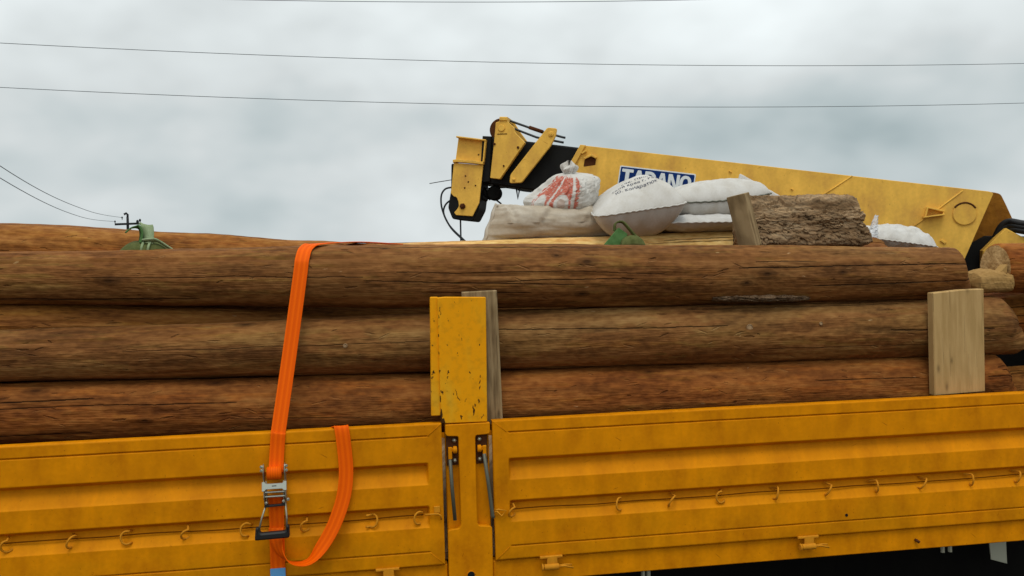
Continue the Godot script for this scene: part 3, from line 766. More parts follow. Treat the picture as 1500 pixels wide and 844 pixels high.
	m = Mesher.new(); m.prism(V2([-0.558, 2.800, -0.508, 2.795, -0.523, 2.548, -0.585, 2.545]), -0.25, -0.018, 0.004); obj("end_flange", m, M.black, inner)
	# boom head: bent yellow cheek over a dark sheave case
	m = Mesher.new()
	m.prism(round_poly(V2([-0.720, 2.661, -0.554, 2.639, -0.582, 2.434, -0.622, 2.363, -0.716, 2.373, -0.727, 2.388, -0.712, 2.402, -0.698, 2.421, -0.700, 2.446, -0.709, 2.470, -0.728, 2.478, -0.742, 2.494]), 0.004, 2), -0.008, 0.0, 0.002)
	m.prism(round_poly(V2([-0.697, 2.803, -0.534, 2.772, -0.549, 2.652, -0.718, 2.676]), 0.003, 2), -0.034, -0.026, 0.002)
	m.prism(V2([-0.722, 2.676, -0.690, 2.678, -0.655, 2.670, -0.610, 2.668, -0.575, 2.658, -0.550, 2.656, -0.552, 2.640, -0.600, 2.648, -0.640, 2.654, -0.700, 2.662, -0.722, 2.660]), -0.030, 0.014, 0.002)
	m.prism(V2([-0.700, 2.8055, -0.533, 2.7755, -0.5335, 2.768, -0.7005, 2.797]), -0.028, 0.008, 0.002)
	m.prism(V2([-0.542, 2.7725, -0.533, 2.772, -0.548, 2.655, -0.556, 2.656]), -0.028, 0.004, 0.002)
	var head := obj("boom_head", m, M.boom_paint, t)
	m = Mesher.new(); m.prism(round_poly(V2([-0.738, 2.66, -0.744, 2.513, -0.764, 2.416, -0.740, 2.353, -0.624, 2.337, -0.588, 2.40, -0.577, 2.47, -0.56, 2.62]), 0.012, 3), -0.16, -0.0095, 0.004); obj("sheave_case", m, M.black, head)
	m = Mesher.new(); m.disc(Vector3(-0.676, 2.420, 0.002), Vector3.BACK, 0.017, 0.014, 6, 0.002); m.disc(Vector3(-0.676, 2.420, 0.008), Vector3.BACK, 0.009, 0.016, 12, 0.002); obj("pin", m, M.rust, head)
	for p in [[-0.655, 2.585], [-0.662, 2.52], [-0.64, 2.552], [-0.60, 2.53], [-0.585, 2.70]]:
		m = Mesher.new(); m.disc(Vector3(p[0], p[1], 0.001 if p[1] < 2.65 else -0.025), Vector3.BACK, 0.0045, 0.004, 8, 0.001); obj("rivet", m, M.rust, head)
	# rope bracket with its sheave, and the slanted link
	m = Mesher.new()
	m.prism(round_poly(V2([-0.451, 2.892, -0.406, 2.888, -0.405, 2.861, -0.374, 2.831, -0.371, 2.805, -0.314, 2.745, -0.458, 2.556, -0.512, 2.565, -0.484, 2.760, -0.472, 2.863, -0.452, 2.866]), 0.005, 2), -0.012, 0.018, 0.002)
	m.prism(round_poly(V2([-0.451, 2.892, -0.406, 2.888, -0.374, 2.831, -0.314, 2.745, -0.370, 2.700, -0.484, 2.700, -0.472, 2.863]), 0.005, 2), -0.13, -0.118, 0.002)
	m.box(Vector3(-0.428, 2.878, -0.05), Vector3(0.044, 0.020, 0.15), 0.003, Basis(Vector3.BACK, -0.08))
	var br := obj("rope_bracket", m, M.boom_paint, t)
	m = Mesher.new(); m.disc(Vector3(-0.462, 2.832, -0.06), Vector3.BACK, 0.062, 0.034, 36, 0.004); obj("sheave", m, M.rust, br)
	for p in [[-0.440, 2.829, 0.018, 16], [-0.482, 2.746, 0.007, 8], [-0.352, 2.720, 0.007, 8], [-0.434, 2.626, 0.005, 8]]:
		m = Mesher.new(); m.disc(Vector3(p[0], p[1], 0.020), Vector3.BACK, p[2], 0.010, p[3], 0.002); obj("bolt", m, M.boom_paint if p[3] > 10 else M.rust, br)
	m = Mesher.new(); m.box(Vector3(-0.438, 2.798, 0.0185), Vector3(0.055, 0.004, 0.003), 0.0, Basis(Vector3.BACK, -0.04)); obj("edge_mark", m, M.rust, br)
	m = Mesher.new()
	m.prism(round_poly(V2([-0.189, 2.817, -0.138, 2.809, -0.145, 2.772, -0.172, 2.720, -0.338, 2.530, -0.405, 2.531, -0.399, 2.576]), 0.010, 3), 0.002, 0.020, 0.003)
	var link := obj("link_arm", m, M.boom_paint, t)
	for p in [[-0.170, 2.780, 0.014], [-0.380, 2.549, 0.009]]:
		m = Mesher.new(); m.disc(Vector3(p[0], p[1], 0.023), Vector3.BACK, p[2], 0.008, 18, 0.002); m.disc(Vector3(p[0], p[1], 0.028), Vector3.BACK, p[2] * 0.45, 0.006, 10, 0.001); obj("pin", m, M.boom_paint, link)
	for c in [[[-0.43, 2.893, -0.408, 2.876, -0.26, 2.815, -0.116, 2.768]], [[-0.40, 2.842, -0.386, 2.832, -0.26, 2.776, -0.126, 2.743]]]:
		m = Mesher.new(); var q: Array = c[0]
		m.tube([Vector3(q[0], q[1], -0.05), Vector3(q[2], q[3], -0.04), Vector3(q[4], q[5], -0.035), Vector3(q[6], q[7], -0.04), Vector3(q[6] + 0.012, q[7] - 0.003, -0.04)], 0.0062, 8)
		obj("wire_rope", m, M.hose, t)
	for z in [-0.05]:
		m = Mesher.new(); m.tube([Vector3(-0.30, 2.833, z + 0.012), Vector3(-0.225, 2.803, z + 0.014)], 0.010, 8); obj("rope_socket", m, M.rust, t)
	# swivel links and small block hanging under the head
	m = Mesher.new()
	m.tube([Vector3(-0.592, 2.535, -0.08), Vector3(-0.572, 2.500, -0.08), Vector3(-0.552, 2.462, -0.08)], 0.016, 8)
	m.tube([Vector3(-0.600, 2.500, -0.07), Vector3(-0.575, 2.466, -0.07), Vector3(-0.555, 2.452, -0.07)], 0.012, 8)
	m.tube([Vector3(-0.55, 2.462, -0.085), Vector3(-0.52, 2.470, -0.085), Vector3(-0.49, 2.478, -0.085)], 0.010, 8)
	m.tube([Vector3(-0.50, 2.56, -0.085), Vector3(-0.505, 2.53, -0.085), Vector3(-0.512, 2.49, -0.085)], 0.020, 8)
	var blk := obj("hook_block", m, M.black, t)
	m = Mesher.new(); m.disc(Vector3(-0.512, 2.488, -0.07), Vector3.BACK, 0.040, 0.05, 28, 0.008); obj("block_sheave", m, M.chassis, blk)
	m = Mesher.new(); m.tube([Vector3(-0.60, 2.524, -0.10), Vector3(-0.53, 2.521, -0.10), Vector3(-0.44, 2.520, -0.10)], 0.0035, 6); obj("wire_rope", m, M.hose, t)
	m = Mesher.new(); m.tube([Vector3(-0.505, 2.452, -0.08), Vector3(-0.49, 2.44, -0.08), Vector3(-0.478, 2.43, -0.08)], 0.005, 6); obj("wire_rope", m, M.hose, t)
	m = Mesher.new(); m.tube([Vector3(-0.395, 2.515, -0.1), Vector3(-0.388, 2.454, -0.1), Vector3(-0.376, 2.512, -0.1)], 0.005, 6); obj("hose_clip", m, M.black, t)
	for h in [[[-0.740, 2.530, -0.759, 2.531, -0.792, 2.522, -0.814, 2.485, -0.810, 2.411, -0.770, 2.320, -0.688, 2.236, -0.64, 2.19], 0.0052], [[-0.745, 2.462, -0.768, 2.456, -0.795, 2.429, -0.801, 2.384, -0.761, 2.306, -0.698, 2.240, -0.66, 2.19], 0.0052], [[-0.706, 2.36, -0.7065, 2.29, -0.707, 2.19], 0.0048], [[-0.30, 2.486, -0.34, 2.492, -0.376, 2.500], 0.004], [[-0.752, 2.573, -0.82, 2.566, -0.880, 2.559], 0.0022]]:
		m = Mesher.new(); var pts := []
		for i in range(0, h[0].size(), 2): pts.append(Vector3(h[0][i], h[0][i + 1], -0.05))
		m.tube(smooth_path(pts, 5), h[1], 8); obj("hose" if h[1] > 0.003 else "whip_aerial", m, M.hose, t)
	# foot of the boom: cheek plate, added dark filler, hoses and the column behind the bed
	m = Mesher.new()
	m.prism(V2([1.957, 1.95, 1.957, 2.095, 2.063, 2.203, 2.141, 2.154, 2.60, 2.154, 2.60, 1.55, 2.15, 1.55]), -0.20, -0.14, 0.004)
	var dk := Mesher.new(); dk.prism(V2([1.80, 1.85, 1.83, 2.09, 1.90, 2.12, 1.99, 2.17, 2.20, 2.16, 2.20, 1.85]), -0.255, -0.215, 0.004); obj("dark_filler", dk, M.black, t)  # black plate added to fill the shaded gap where sky showed through
	m.box(Vector3(2.52, 1.45, -0.15), Vector3(0.30, 1.4, 0.30), 0.012); m.box(Vector3(2.55, 0.80, -0.15), Vector3(0.7, 0.2, 0.9), 0.012)
	obj("column", m, M.boom_paint, t)
	for k in 3:
		m = Mesher.new(); var o := k * 0.022
		m.tube(smooth_path([Vector3(2.03, 2.10 + o, -0.22), Vector3(2.055, 2.165 + o, -0.20), Vector3(2.085, 2.190 + o, -0.18), Vector3(2.13, 2.188 + o * 0.8, -0.14), Vector3(2.3, 2.12 + o, -0.05), Vector3(2.45, 1.9, -0.02)], 5), 0.017, 10); obj("hydraulic_hose", m, M.rubber, t)

# ---------------------------------------------------------------- the load
func build_logs():
	var far := "log"
	make_log("log", "long brown log lowest of the front stack, just above the yellow drop sides", [-3.0, 1.64, -0.21, 0.098, -1.244, 1.623, -0.21, 0.103, 0.188, 1.592, -0.21, 0.109, 1.294, 1.581, -0.21, 0.113, 2.138, 1.573, -0.21, 0.115, 2.475, 1.570, -0.215, 0.114], M.log_orange, 3, Color(0.78, 0.79, 0.80), true, [0.0, 0.075], "peeled logs of the load", [[-0.6, 0.3, 0.5, 0.006, 0.010]])  # tint darkened for the shade this log lies in
	make_log("log", "grey-brown log in the middle of the front stack, between the stake and plank", [-3.0, 1.83, -0.21, 0.080, -1.238, 1.819, -0.21, 0.087, -0.582, 1.810, -0.21, 0.093, 0.194, 1.808, -0.21, 0.106, 1.299, 1.799, -0.21, 0.115, 2.142, 1.791, -0.21, 0.117, 2.505, 1.789, -0.21, 0.117], M.log_brown, 4, Color(0.98, 0.97, 0.94), true, [0.0, 0.085], "peeled logs of the load", [[-1.3, -0.75, 0.55, 0.005, 0.012], [-0.45, -0.2, 0.75, 0.005, 0.012], [1.2, 1.75, 0.9, 0.005, 0.010]])
	var mid := get_node("log_001")
	for q in [[1.351, 1.825, -0.0995, 0.011], [-0.105, 1.815, -0.112, 0.006], [1.63, 1.83, -0.098, 0.005]]:
		var km := Mesher.new(); km.disc(Vector3(q[0], q[1], q[2]) - mid.position, Vector3(0, 0.1, 1), q[3], 0.008, 18, 0.003); km.tube(range(17).map(func(k): return Vector3(q[0] + q[3] * cos(TAU * k / 16.0), q[1] + q[3] * sin(TAU * k / 16.0), q[2] + 0.003) - mid.position), 0.0018, 6)
		obj("knot", km, M.old_wood, mid)
	for q in [[-1.04, 1.899, -0.197, 0.030], [0.50, 1.842, -0.118, 0.012]]:
		var fm := Mesher.new(); fm.prism(round_poly(V2([-q[3], -0.004, q[3] * 0.8, -0.006, q[3], 0.001, q[3] * 0.3, 0.006, -q[3] * 0.7, 0.005]), 0.003, 2), -0.003, 0.002, 0.001, Transform3D(Basis(Vector3.RIGHT, -1.0), Vector3(q[0], q[1], q[2]) - mid.position)); obj("wood_chip", fm, M.sign_white, mid)
	make_log("log", "thick brown log topmost of the front stack, orange strap over it", [-3.0, 2.10, -0.33, 0.078, -1.225, 2.077, -0.295, 0.089, -0.572, 2.063, -0.25, 0.100, -0.228, 2.056, -0.22, 0.108, 0.372, 2.039, -0.2, 0.115, 1.300, 2.019, -0.2, 0.113, 2.22, 2.002, -0.2, 0.101, 2.272, 2.0, -0.2, 0.101], M.log_brown, 7, Color(0.90, 0.86, 0.80), true, [0.0, 0.03], "peeled logs of the load", [[-1.6, 0.1, 0.62, 0.005, 0.014], [0.2, 1.15, 0.05, 0.005, 0.014], [-0.3, 0.25, 0.25, 0.004, 0.010], [0.9, 1.6, 0.55, 0.004, 0.008]])
	make_log("log", "orange-brown log showing in the gap under the topmost log, left half", [-3.0, 1.955, -0.335, 0.078, -1.321, 1.926, -0.33, 0.074, -0.620, 1.896, -0.33, 0.063, 0.130, 1.864, -0.35, 0.060, 1.4, 1.83, -0.41, 0.058], M.log_orange, 12, Color(2.1, 1.6, 1.2))  # orange wood, tint brightened in place of daylight the log above blocks
	make_log("log", "light orange log lying behind the topmost log at the left, under the green knot", [-3.0, 2.24, -0.53, 0.125, -1.318, 2.163, -0.50, 0.115, -0.615, 2.115, -0.48, 0.112, -0.246, 2.091, -0.45, 0.100, 0.034, 2.077, -0.45, 0.094, 0.6, 2.045, -0.45, 0.088, 2.1, 2.04, -0.45, 0.09], M.log_orange, 15, Color(1.28, 1.2, 1.12))
	make_log("log", "pale freshly peeled log under the sacks", [-2.9, 2.06, -0.68, 0.09, -1.4, 2.075, -0.68, 0.09, 0.009, 2.085, -0.68, 0.096, 0.975, 2.085, -0.68, 0.110, 1.490, 2.093, -0.68, 0.112, 2.091, 2.093, -0.68, 0.112, 2.12, 2.093, -0.68, 0.112], M.fresh, 18, Color(1.0, 0.97, 0.92))
	make_log("log", "short brown log end with pale sawn edge, right of the weathered block", [1.62, 2.105, -0.56, 0.052, 2.04, 2.113, -0.55, 0.050, 2.165, 2.110, -0.55, 0.046], M.log_brown, 22, Color(1.0, 0.9, 0.8), true, [0.0, 0.02])
	# right-hand group, past the end of the topmost log
	make_log("log", "orange log end in the dark gap right of the pale plank", [1.7, 1.80, -0.43, 0.10, 2.4, 1.812, -0.42, 0.098, 2.85, 1.83, -0.36, 0.095], M.log_orange, 25, Color(1.15, 1.0, 0.85))
	make_log("log", "low pale log end behind the right drop side edge", [1.9, 1.50, -0.43, 0.08, 2.4, 1.505, -0.42, 0.085, 2.85, 1.515, -0.40, 0.085], M.log_orange, 28, Color(1.2, 1.1, 0.95), false)
	make_log("log", "reddish log with a squared notch cut in its end at the right edge", [2.472, 2.015, -0.26, 0.098, 2.60, 2.012, -0.26, 0.10, 2.86, 2.01, -0.26, 0.102], M.log_orange, 31, Color(1.0, 0.90, 0.82), true)
	var nt := Mesher.new(); var nn := noise(60, 9.0, 4)
	nt.grid(30, 40, func(a, b):      # the tongue left below the notch: torn, chipped wood
		var an: float = b * TAU; var x: float = lerpf(2.335, 2.478, a)
		var ca := cos(an); var sa := sin(an)
		var yy: float = 1.958 + 0.040 * signf(sa) * pow(absf(sa), 0.6)
		if sa > 0.0: yy += (0.014 * sin(PI * clampf((a - 0.1) * 1.3, 0, 1)) + 0.010 * nn.get_noise_2d(x * 5.0, an)) * sa
		var zz: float = -0.240 + 0.080 * signf(ca) * pow(absf(ca), 0.6)
		return [Vector3(x, yy + 0.003 * nn.get_noise_2d(x * 3.0, an * 0.5), zz + 0.006 * nn.get_noise_2d(an * 0.7, x * 8.0)), Vector2(an * 0.2, x * 3.0), Color(0.74, 0.60, 0.42)], true, true)
	nt.prism(V2([2.40, 1.985, 2.43, 2.000, 2.462, 2.030, 2.468, 2.026, 2.465, 1.995, 2.43, 1.98]), -0.22, -0.18, 0.003, Transform3D.IDENTITY, Color(0.9, 0.75, 0.55))
	var tongue := obj("notch_tongue", nt, M.old_pale, get_node("log_009"))
	tongue.position = -get_node("log_009").position
	# what carries them, deeper in the load
	for q in [[2.085, -0.92], [2.08, -1.15], [2.07, -1.38], [1.86, -0.66], [1.84, -0.9], [1.84, -1.14], [1.60, -0.44], [1.60, -0.68], [1.60, -0.92], [1.60, -1.16]]:
		var xe := 2.05 if q[0] > 2.0 else 2.3
		make_log("log", "peeled brown log buried deeper in the load, out of sight behind the front stack", [-2.9, q[0] + 0.01, q[1], 0.105, 0.0, q[0], q[1], 0.108, xe, q[0], q[1], 0.110], M.log_brown, 40 + int(-q[1] * 10), Color.WHITE, false, [0.0, 0.0], "logs buried in the load")
	for q in [-2.4, -0.8, 0.8, 2.2]:
		var bm := Mesher.new(); bm.box(Vector3(q, 1.29, -0.85), Vector3(0.14, 0.38, 1.5), 0.006)
		tag(obj("bearer_beam", bm, M.old_wood), "rough timber bearer across the bed, out of sight under the logs", "beam", "bearers under the load")

func build_timber():
	# weathered block, checked and split along the grain
	var o := thing("weathered_block", "short weathered grey-brown timber block, deeply cracked, on top of the logs", "timber block", Vector3(1.468, 2.135, -0.42))
	var ly := noise(90, 3.2, 4); var lz := noise(91, 9.0, 4); var hu := noise(92, 4.0, 4)
	var plate := FastNoiseLite.new(); plate.seed = 96; plate.noise_type = FastNoiseLite.TYPE_CELLULAR; plate.frequency = 1.0; plate.cellular_return_type = FastNoiseLite.RETURN_CELL_VALUE; plate.fractal_type = FastNoiseLite.FRACTAL_NONE; plate.cellular_jitter = 1.0
	var split: FastNoiseLite = plate.duplicate(); split.cellular_return_type = FastNoiseLite.RETURN_DISTANCE2_SUB
	var m := Mesher.new()
	m.grid(230, 260, func(a, b):
		var an: float = b * TAU; var ca := cos(an); var sa := sin(an)
		var pw := pow(pow(absf(ca), 14.0) + pow(absf(sa), 14.0), -1.0 / 14.0)
		var yy := sa * pw; var zz := ca * pw
		# splits: layers of wood that end at different depths and lengths
		var wx: float = a * 2.3 + 0.5 * ly.get_noise_2d(a * 1.5, b * 3.0); var wy: float = b * 23.0 + 0.9 * ly.get_noise_2d(a * 1.3, 40.0 + b * 4.0) + 0.35 * ly.get_noise_2d(a * 5.0, 10.0 + b * 9.0)
		var ln := 0.5 + 0.5 * plate.get_noise_2d(wx, wy); var ln2 := 0.5 + 0.5 * plate.get_noise_2d(wx * 2.2 + 50.0, wy * 2.3)
		var e1 := split.get_noise_2d(wx, wy) + 1.0; var e2 := split.get_noise_2d(wx * 2.2 + 50.0, wy * 2.3) + 1.0
		var crack := (1.0 - smoothstep(0.0, 0.11, e1)) * (0.35 + 0.65 * ln2) + 0.22 * (1.0 - smoothstep(0.0, 0.14, e2)) * ln
		var d := 0.001 + 0.014 * ln + 0.0022 * ln2 - 0.015 * crack + 0.004 * ly.get_noise_2d(a * 3.0, yy * 2.0 + zz) + 0.0018 * lz.get_noise_2d(a * 2.5, yy * 9.0 + zz * 6.0)
		var xr: float = lerpf(0.0, lerpf(0.512, 0.452, clampf((yy + 1.0) * 0.5, 0, 1)) + 0.012 * (ln - 0.5), a)
		var end := smoothstep(0.0, 0.05, 1.0 - a)
		var hy := 0.092 * (0.90 + 0.10 * end); var hz := 0.085
		var c := Color(1, 1, 1).lerp(Color(0.72, 0.78, 0.86), clampf(0.5 + hu.get_noise_2d(a * 1.5, yy * 2.0), 0, 1)) * (1.10 + 0.5 * hu.get_noise_2d(a * 3.0, yy * 6.0 + 4.0))
		c.a = 1.0
		return [Vector3(xr, 0.094 + yy * hy + sa * d - 0.004, zz * hz + ca * d), Vector2(an * 0.14, a * 0.6), c], true, true)
	obj("block_body", m, M.old_wood, o)
	# grey board leaning on its left end
	var lb := Mesher.new()
	lb.prism(round_poly(V2([-0.022, -0.012, 0.022, -0.012, 0.022, 0.200, -0.022, 0.200]), 0.003, 2), -0.045, 0.035, 0.003)
	var leaning := obj("board", lb, M.grey_wood)
	leaning.transform = Transform3D(Basis(Vector3.BACK, 0.23) * Basis(Vector3.UP, 0.62), Vector3(1.462, 2.136, -0.32))
	tag(leaning, "narrow dark grey board leaning on the left end of the weathered block", "board")
	# bark slab
	var bm := Mesher.new(); var bn := noise(95, 6.0, 4)
	bm.grid(90, 40, func(a, b):
		var an: float = b * TAU
		var x: float = lerpf(1.222, 1.605, a) + 0.01 * bn.get_noise_2d(an, 4.0)
		var taper := pow(sin(PI * clampf(a * 0.93 + 0.06, 0.0, 1.0)), 0.22)
		var d := 1.0 + 0.35 * bn.get_noise_2d(x * 4.0, an * 0.8)
		return [Vector3(x, 1.933 - 0.012 * (a - 0.3) + sin(an) * 0.016 * taper * d, -0.150 + cos(an) * 0.048 * taper * d), Vector2(x, an * 0.05), Color.WHITE.lerp(Color(0.6, 0.55, 0.5), clampf(0.5 + bn.get_noise_2d(x * 9.0, an * 2.0), 0, 1))], true, true)
	tag(obj("bark_slab", bm, M.bark), "grey strip of bark wedged between the topmost and the middle log", "bark")
	# pale plank at the right, grey plank and yellow stake at the post
	var p := Mesher.new(); p.prism(round_poly(V2([-0.106, -0.16, 0.103, -0.16, 0.106, 0.229, 0.02, 0.2305, -0.104, 0.225]), 0.003, 2), -0.018, 0.018, 0.003)
	var pine := obj("plank", p, M.pine); pine.position = Vector3(2.159, 1.71, -0.068); pine.rotation = Vector3(0.03, 0, 0.026)
	tag(pine, "pale sawn plank standing upright inside the right drop side", "plank")
	var g := Mesher.new(); g.prism(round_poly(V2([-0.062, -0.25, 0.062, -0.25, 0.060, 0.214, -0.060, 0.213]), 0.003, 2), -0.016, 0.016, 0.003)
	var gp := obj("plank", g, M.grey_wood); gp.position = Vector3(0.359, 1.776, -0.067); gp.rotation = Vector3(0.02, 0, 0.018)
	tag(gp, "narrow grey weathered plank behind the yellow stake", "plank")
	var st := thing("stake", "yellow painted stake with flaking rust spots, standing on the post", "stake", Vector3(0.288, 1.5485, 0))
	var s := Mesher.new()
	s.grid(1, 1, func(a, b): return [Vector3.ZERO, Vector2.ZERO])
	for q in [["stake_face", [-0.081, 0.0, 0.076, -0.002, 0.083, 0.421, -0.055, 0.426, -0.082, 0.424], -0.024, -0.002, -0.085, 0.17], ["side_strip", [-0.112, 0.026, -0.080, 0.026, -0.078, 0.4265, -0.105, 0.4265], -0.038, -0.010, -0.15, 0.25]]:
		var sm := Mesher.new()
		sm.prism(round_poly(V2(q[1]), 0.004, 2), q[2], q[3], 0.0025)
		var mi := obj(q[0], sm, M.chipped, st)
		var ar := (mi.mesh as ArrayMesh).surface_get_arrays(0)
		var vs: PackedVector3Array = ar[Mesh.ARRAY_VERTEX]; var uvs := PackedVector2Array()
		for v in vs: uvs.append(Vector2((v.x - q[4]) / q[5], 1.0 - v.y / 0.43))
		ar[Mesh.ARRAY_TEX_UV] = uvs
		var am := ArrayMesh.new(); am.add_surface_from_arrays(Mesh.PRIMITIVE_TRIANGLES, ar); mi.mesh = am

func build_sacks():
	var W1 := Color(1.0, 1.0, 1.0); var W2 := Color(0.86, 0.80, 0.72)  # W2: underside tint, dirt and shade put into one colour
	# long grey sack
	var o := thing("sack", "long dirty grey sack lying on the pale log at the left, folded end upright", "sack", Vector3(0.80, 2.255, -0.80), deg_to_rad(4), "stuffed sacks on the load")
	var nz := noise(131, 5.0, 4); var m := Mesher.new()
	m.grid(110, 96, func(a, b):
		var an: float = b * TAU; var ca := cos(an); var sa := sin(an)
		var x: float = lerpf(-0.31, 0.42, a)
		var flat_end := smoothstep(0.0, 0.16, a)       # left end closed to an upright fold
		var e2 := pow(clampf((1.0 - a) / 0.25, 0, 1), 0.5)
		var hy: float = lerpf(0.085, 0.078, a) * lerpf(0.70, 1.0, e2)
		var hz: float = lerpf(0.030, 0.135, pow(flat_end, 0.6)) * e2
		var lean: float = lerpf(0.035, 0.0, flat_end)
		var w := 0.007 * nz.get_noise_3d(x * 0.9, ca * 0.35, sa * 0.35) + 0.003 * sin(an * 7.0 + x * 14.0 + 4.0 * nz.get_noise_2d(x, an * 0.2)) * (1.0 - flat_end) + 0.003 * nz.get_noise_2d(x * 1.3 + sa * 0.5, sa * 0.3 + ca * 0.2 + 9.0) + 0.002 * nz.get_noise_2d(x * 2.2 - sa * 0.35, sa * 0.8 + 3.0)
		for cr in [[-0.20, 1.0, 0.9, 0.010, 0.016], [-0.10, 0.5, -0.6, 0.008, 0.014], [0.0, 1.1, 0.7, 0.007, 0.015], [0.10, 0.7, -0.5, 0.008, 0.016], [-0.25, 0.3, 0.25, 0.010, 0.012]]:
			var dc: float = (x - cr[0]) * cos(cr[2]) + (an - cr[1]) * 0.10 * sin(cr[2])
			w += cr[3] * (exp(-pow(dc / cr[4], 2)) - 0.8 * exp(-pow((dc - 0.022) / cr[4], 2))) * exp(-pow(((an - cr[1]) * 0.10 * cos(cr[2]) - (x - cr[0]) * sin(cr[2])) / 0.09, 2))
		var y := signf(sa) * pow(absf(sa), 0.85) * (hy + w)
		if y < -0.070: y = -0.070 - (-0.070 - y) * 0.2
		return [Vector3(x + lean * sa, y, ca * (hz + w)), Vector2(x, an * 0.12), Color(1, 1, 1).lerp(Color(0.9, 0.86, 0.8), clampf(0.5 + nz.get_noise_2d(x * 0.8, sa * 0.6), 0, 1))], true, true)
	obj("sack_body", m, M.dirty_sack, o)
	m = Mesher.new(); var fp := []
	for k in 25:
		var y := lerpf(-0.072, 0.088, k / 24.0)
		fp.append(Vector3(-0.312 + 0.40 * (y * 0.95) + 0.002 * sin(k * 0.6), y, 0.006 * sin(k * 0.5) + 0.012))
	m.sweep(fp, V2([-0.012, -0.004, 0.012, -0.003, 0.012, 0.003, -0.012, 0.004]), [Vector3(0.3, 0, 1)], true)
	obj("folded_hem", m, M.dirty_sack, o)
	# tied sack with red print
	o = thing("sack", "knotted white sack with red print, sitting on the long grey sack", "sack", Vector3(0.832, 2.316, -0.84), 0.0, "stuffed sacks on the load")
	o.basis = (Basis(Vector3.BACK, 0.02) * Basis(Vector3.RIGHT, 0.24)).scaled(Vector3.ONE * 1.04)
	var fz := noise(141, 4.0, 4); m = Mesher.new()
	m.grid(120, 200, func(a, b):
		var an: float = b * TAU + 0.6
		var sx := cos(an); var sz := sin(an)
		var r := 0.0; var y := 0.0
		if a < 0.12: r = 0.122 * pow(a / 0.12, 0.6); y = 0.006 * (1.0 - a / 0.12)
		elif a < 0.86:
			var s: float = (a - 0.12) / 0.74
			var rt := smoothstep(-0.7, 0.8, sx)
			y = 0.006 + 0.150 * s
			r = lerpf(0.126, 0.148, smoothstep(0.0, 0.30, s)) * pow(maxf(0.0, 1.0 - pow(s, lerpf(2.5, 4.6, rt))), lerpf(0.66, 0.50, rt)) + 0.018 * smoothstep(0.75, 1.0, s)
		else:
			var s: float = (a - 0.86) / 0.14
			y = 0.156 + 0.044 * s * (1.0 + 0.25 * sin(an * 2.0)); r = (0.019 + 0.010 * sin(s * PI * 0.9)) * (1.0 + 0.22 * sin(an * 5.0 + 1.0 + s * 2.0)) - 0.017 * smoothstep(0.6, 1.0, s)
		var up := smoothstep(0.25, 0.85, a)
		var fold := sin(an * 11.0 + 4.0 * fz.get_noise_2d(sx * 0.5, sz * 0.5 + a)) * 0.6 + 0.4 * sin(an * 23.0 + 5.0 * fz.get_noise_2d(sx, sz))
		r *= 1.0 + 0.12 * up * fold + 0.02 * fz.get_noise_3d(sx * 0.8, a * 2.0, sz * 0.8)
		# big creases that run from the left foot up to the knot
		var left := clampf(-sx, 0, 1)
		r *= 1.0 + 0.055 * left * sin(an * 8.0 + a * 3.0)
		if a >= 0.12: r = maxf(r, 0.006)
		var lean := 0.034 * smoothstep(0.3, 1.0, a) - 0.012
		var p := Vector3(sx * r * (1.03 + 0.10 * left * smoothstep(0.5, 0.1, a)) + lean, y + 0.012 * sx * smoothstep(0.3, 0.6, a) * (1.0 - smoothstep(0.7, 0.84, a)), sz * r * 0.95)
		# red print on the side towards the viewer's left
		var c := W1
		var q := Vector2((an - 2.05) / 0.72, (a - 0.42) / 0.40)
		var wob := 0.12 * fz.get_noise_2d(sx * 3.0, a * 4.0)
		if absf(q.x) < 1.0 + wob and absf(q.y) < 1.0 + wob:
			var oval := Vector2((q.x + 0.36) / 0.30, (q.y + 0.22) / 0.50).length(); var oval2 := Vector2((q.x - 0.50) / 0.24, (q.y + 0.2) / 0.5).length()
			var stripe := absf(q.x + 0.80) < 0.07 or absf(q.x - 0.10 + 0.2 * q.y) < 0.05 or absf(q.x - 0.86) < 0.06
			if oval > 1.0 and oval2 > 1.0 and not stripe and fz.get_noise_2d(sx * 2.5 + 20.0, a * 6.0) < 0.40: c = Color(0.80, 0.16, 0.11).lerp(Color(0.9, 0.45, 0.36), clampf(0.35 + fz.get_noise_2d(sx * 6.0, a * 9.0), 0, 1))
			elif oval < 0.55: c = Color(0.86, 0.72, 0.66)
		return [p, Vector2(an * 0.15, a * 0.3), c])
	obj("sack_body", m, M.sack, o)
	m = Mesher.new(); m.tube(range(33).map(func(k): return Vector3(0.022 + 0.0195 * cos(TAU * k / 16.0), 0.158 + 0.003 * sin(k * 0.4), 0.0195 * sin(TAU * k / 16.0))), 0.0028, 6); obj("tie", m, M.sack, o)
	# sack with handwriting
	var s := sack_mesh(0.186, 0.185, 0.116, 0.140, 151, 3.4, W1, W2, 0.45, 0.15, Vector2(0.0, 0.05), Vector2(1.9, 0.82), Vector2(2.6, 0.85), 0.35)
	o = thing("sack", "plump white sack with blue handwriting, lying in front of the maker's plate", "sack", Vector3(1.103, 2.322, -0.70), 0.0, "stuffed sacks on the load")
	o.basis = Basis(Vector3.UP, deg_to_rad(-6)) * Basis(Vector3.BACK, deg_to_rad(4.0)) * Basis(Vector3.RIGHT, deg_to_rad(10))
	obj("sack_body", s[0], M.sack, o); obj("seam", s[1], M.sack, o)
	var on_top: Callable = s[2]
	var lines := [["сак. Пром.", -0.055, 0.036, 0.033], ["ской края г. Разд.", -0.100, 0.066, 0.031], ["Ю. Кондратюк", -0.092, 0.096, 0.031]]
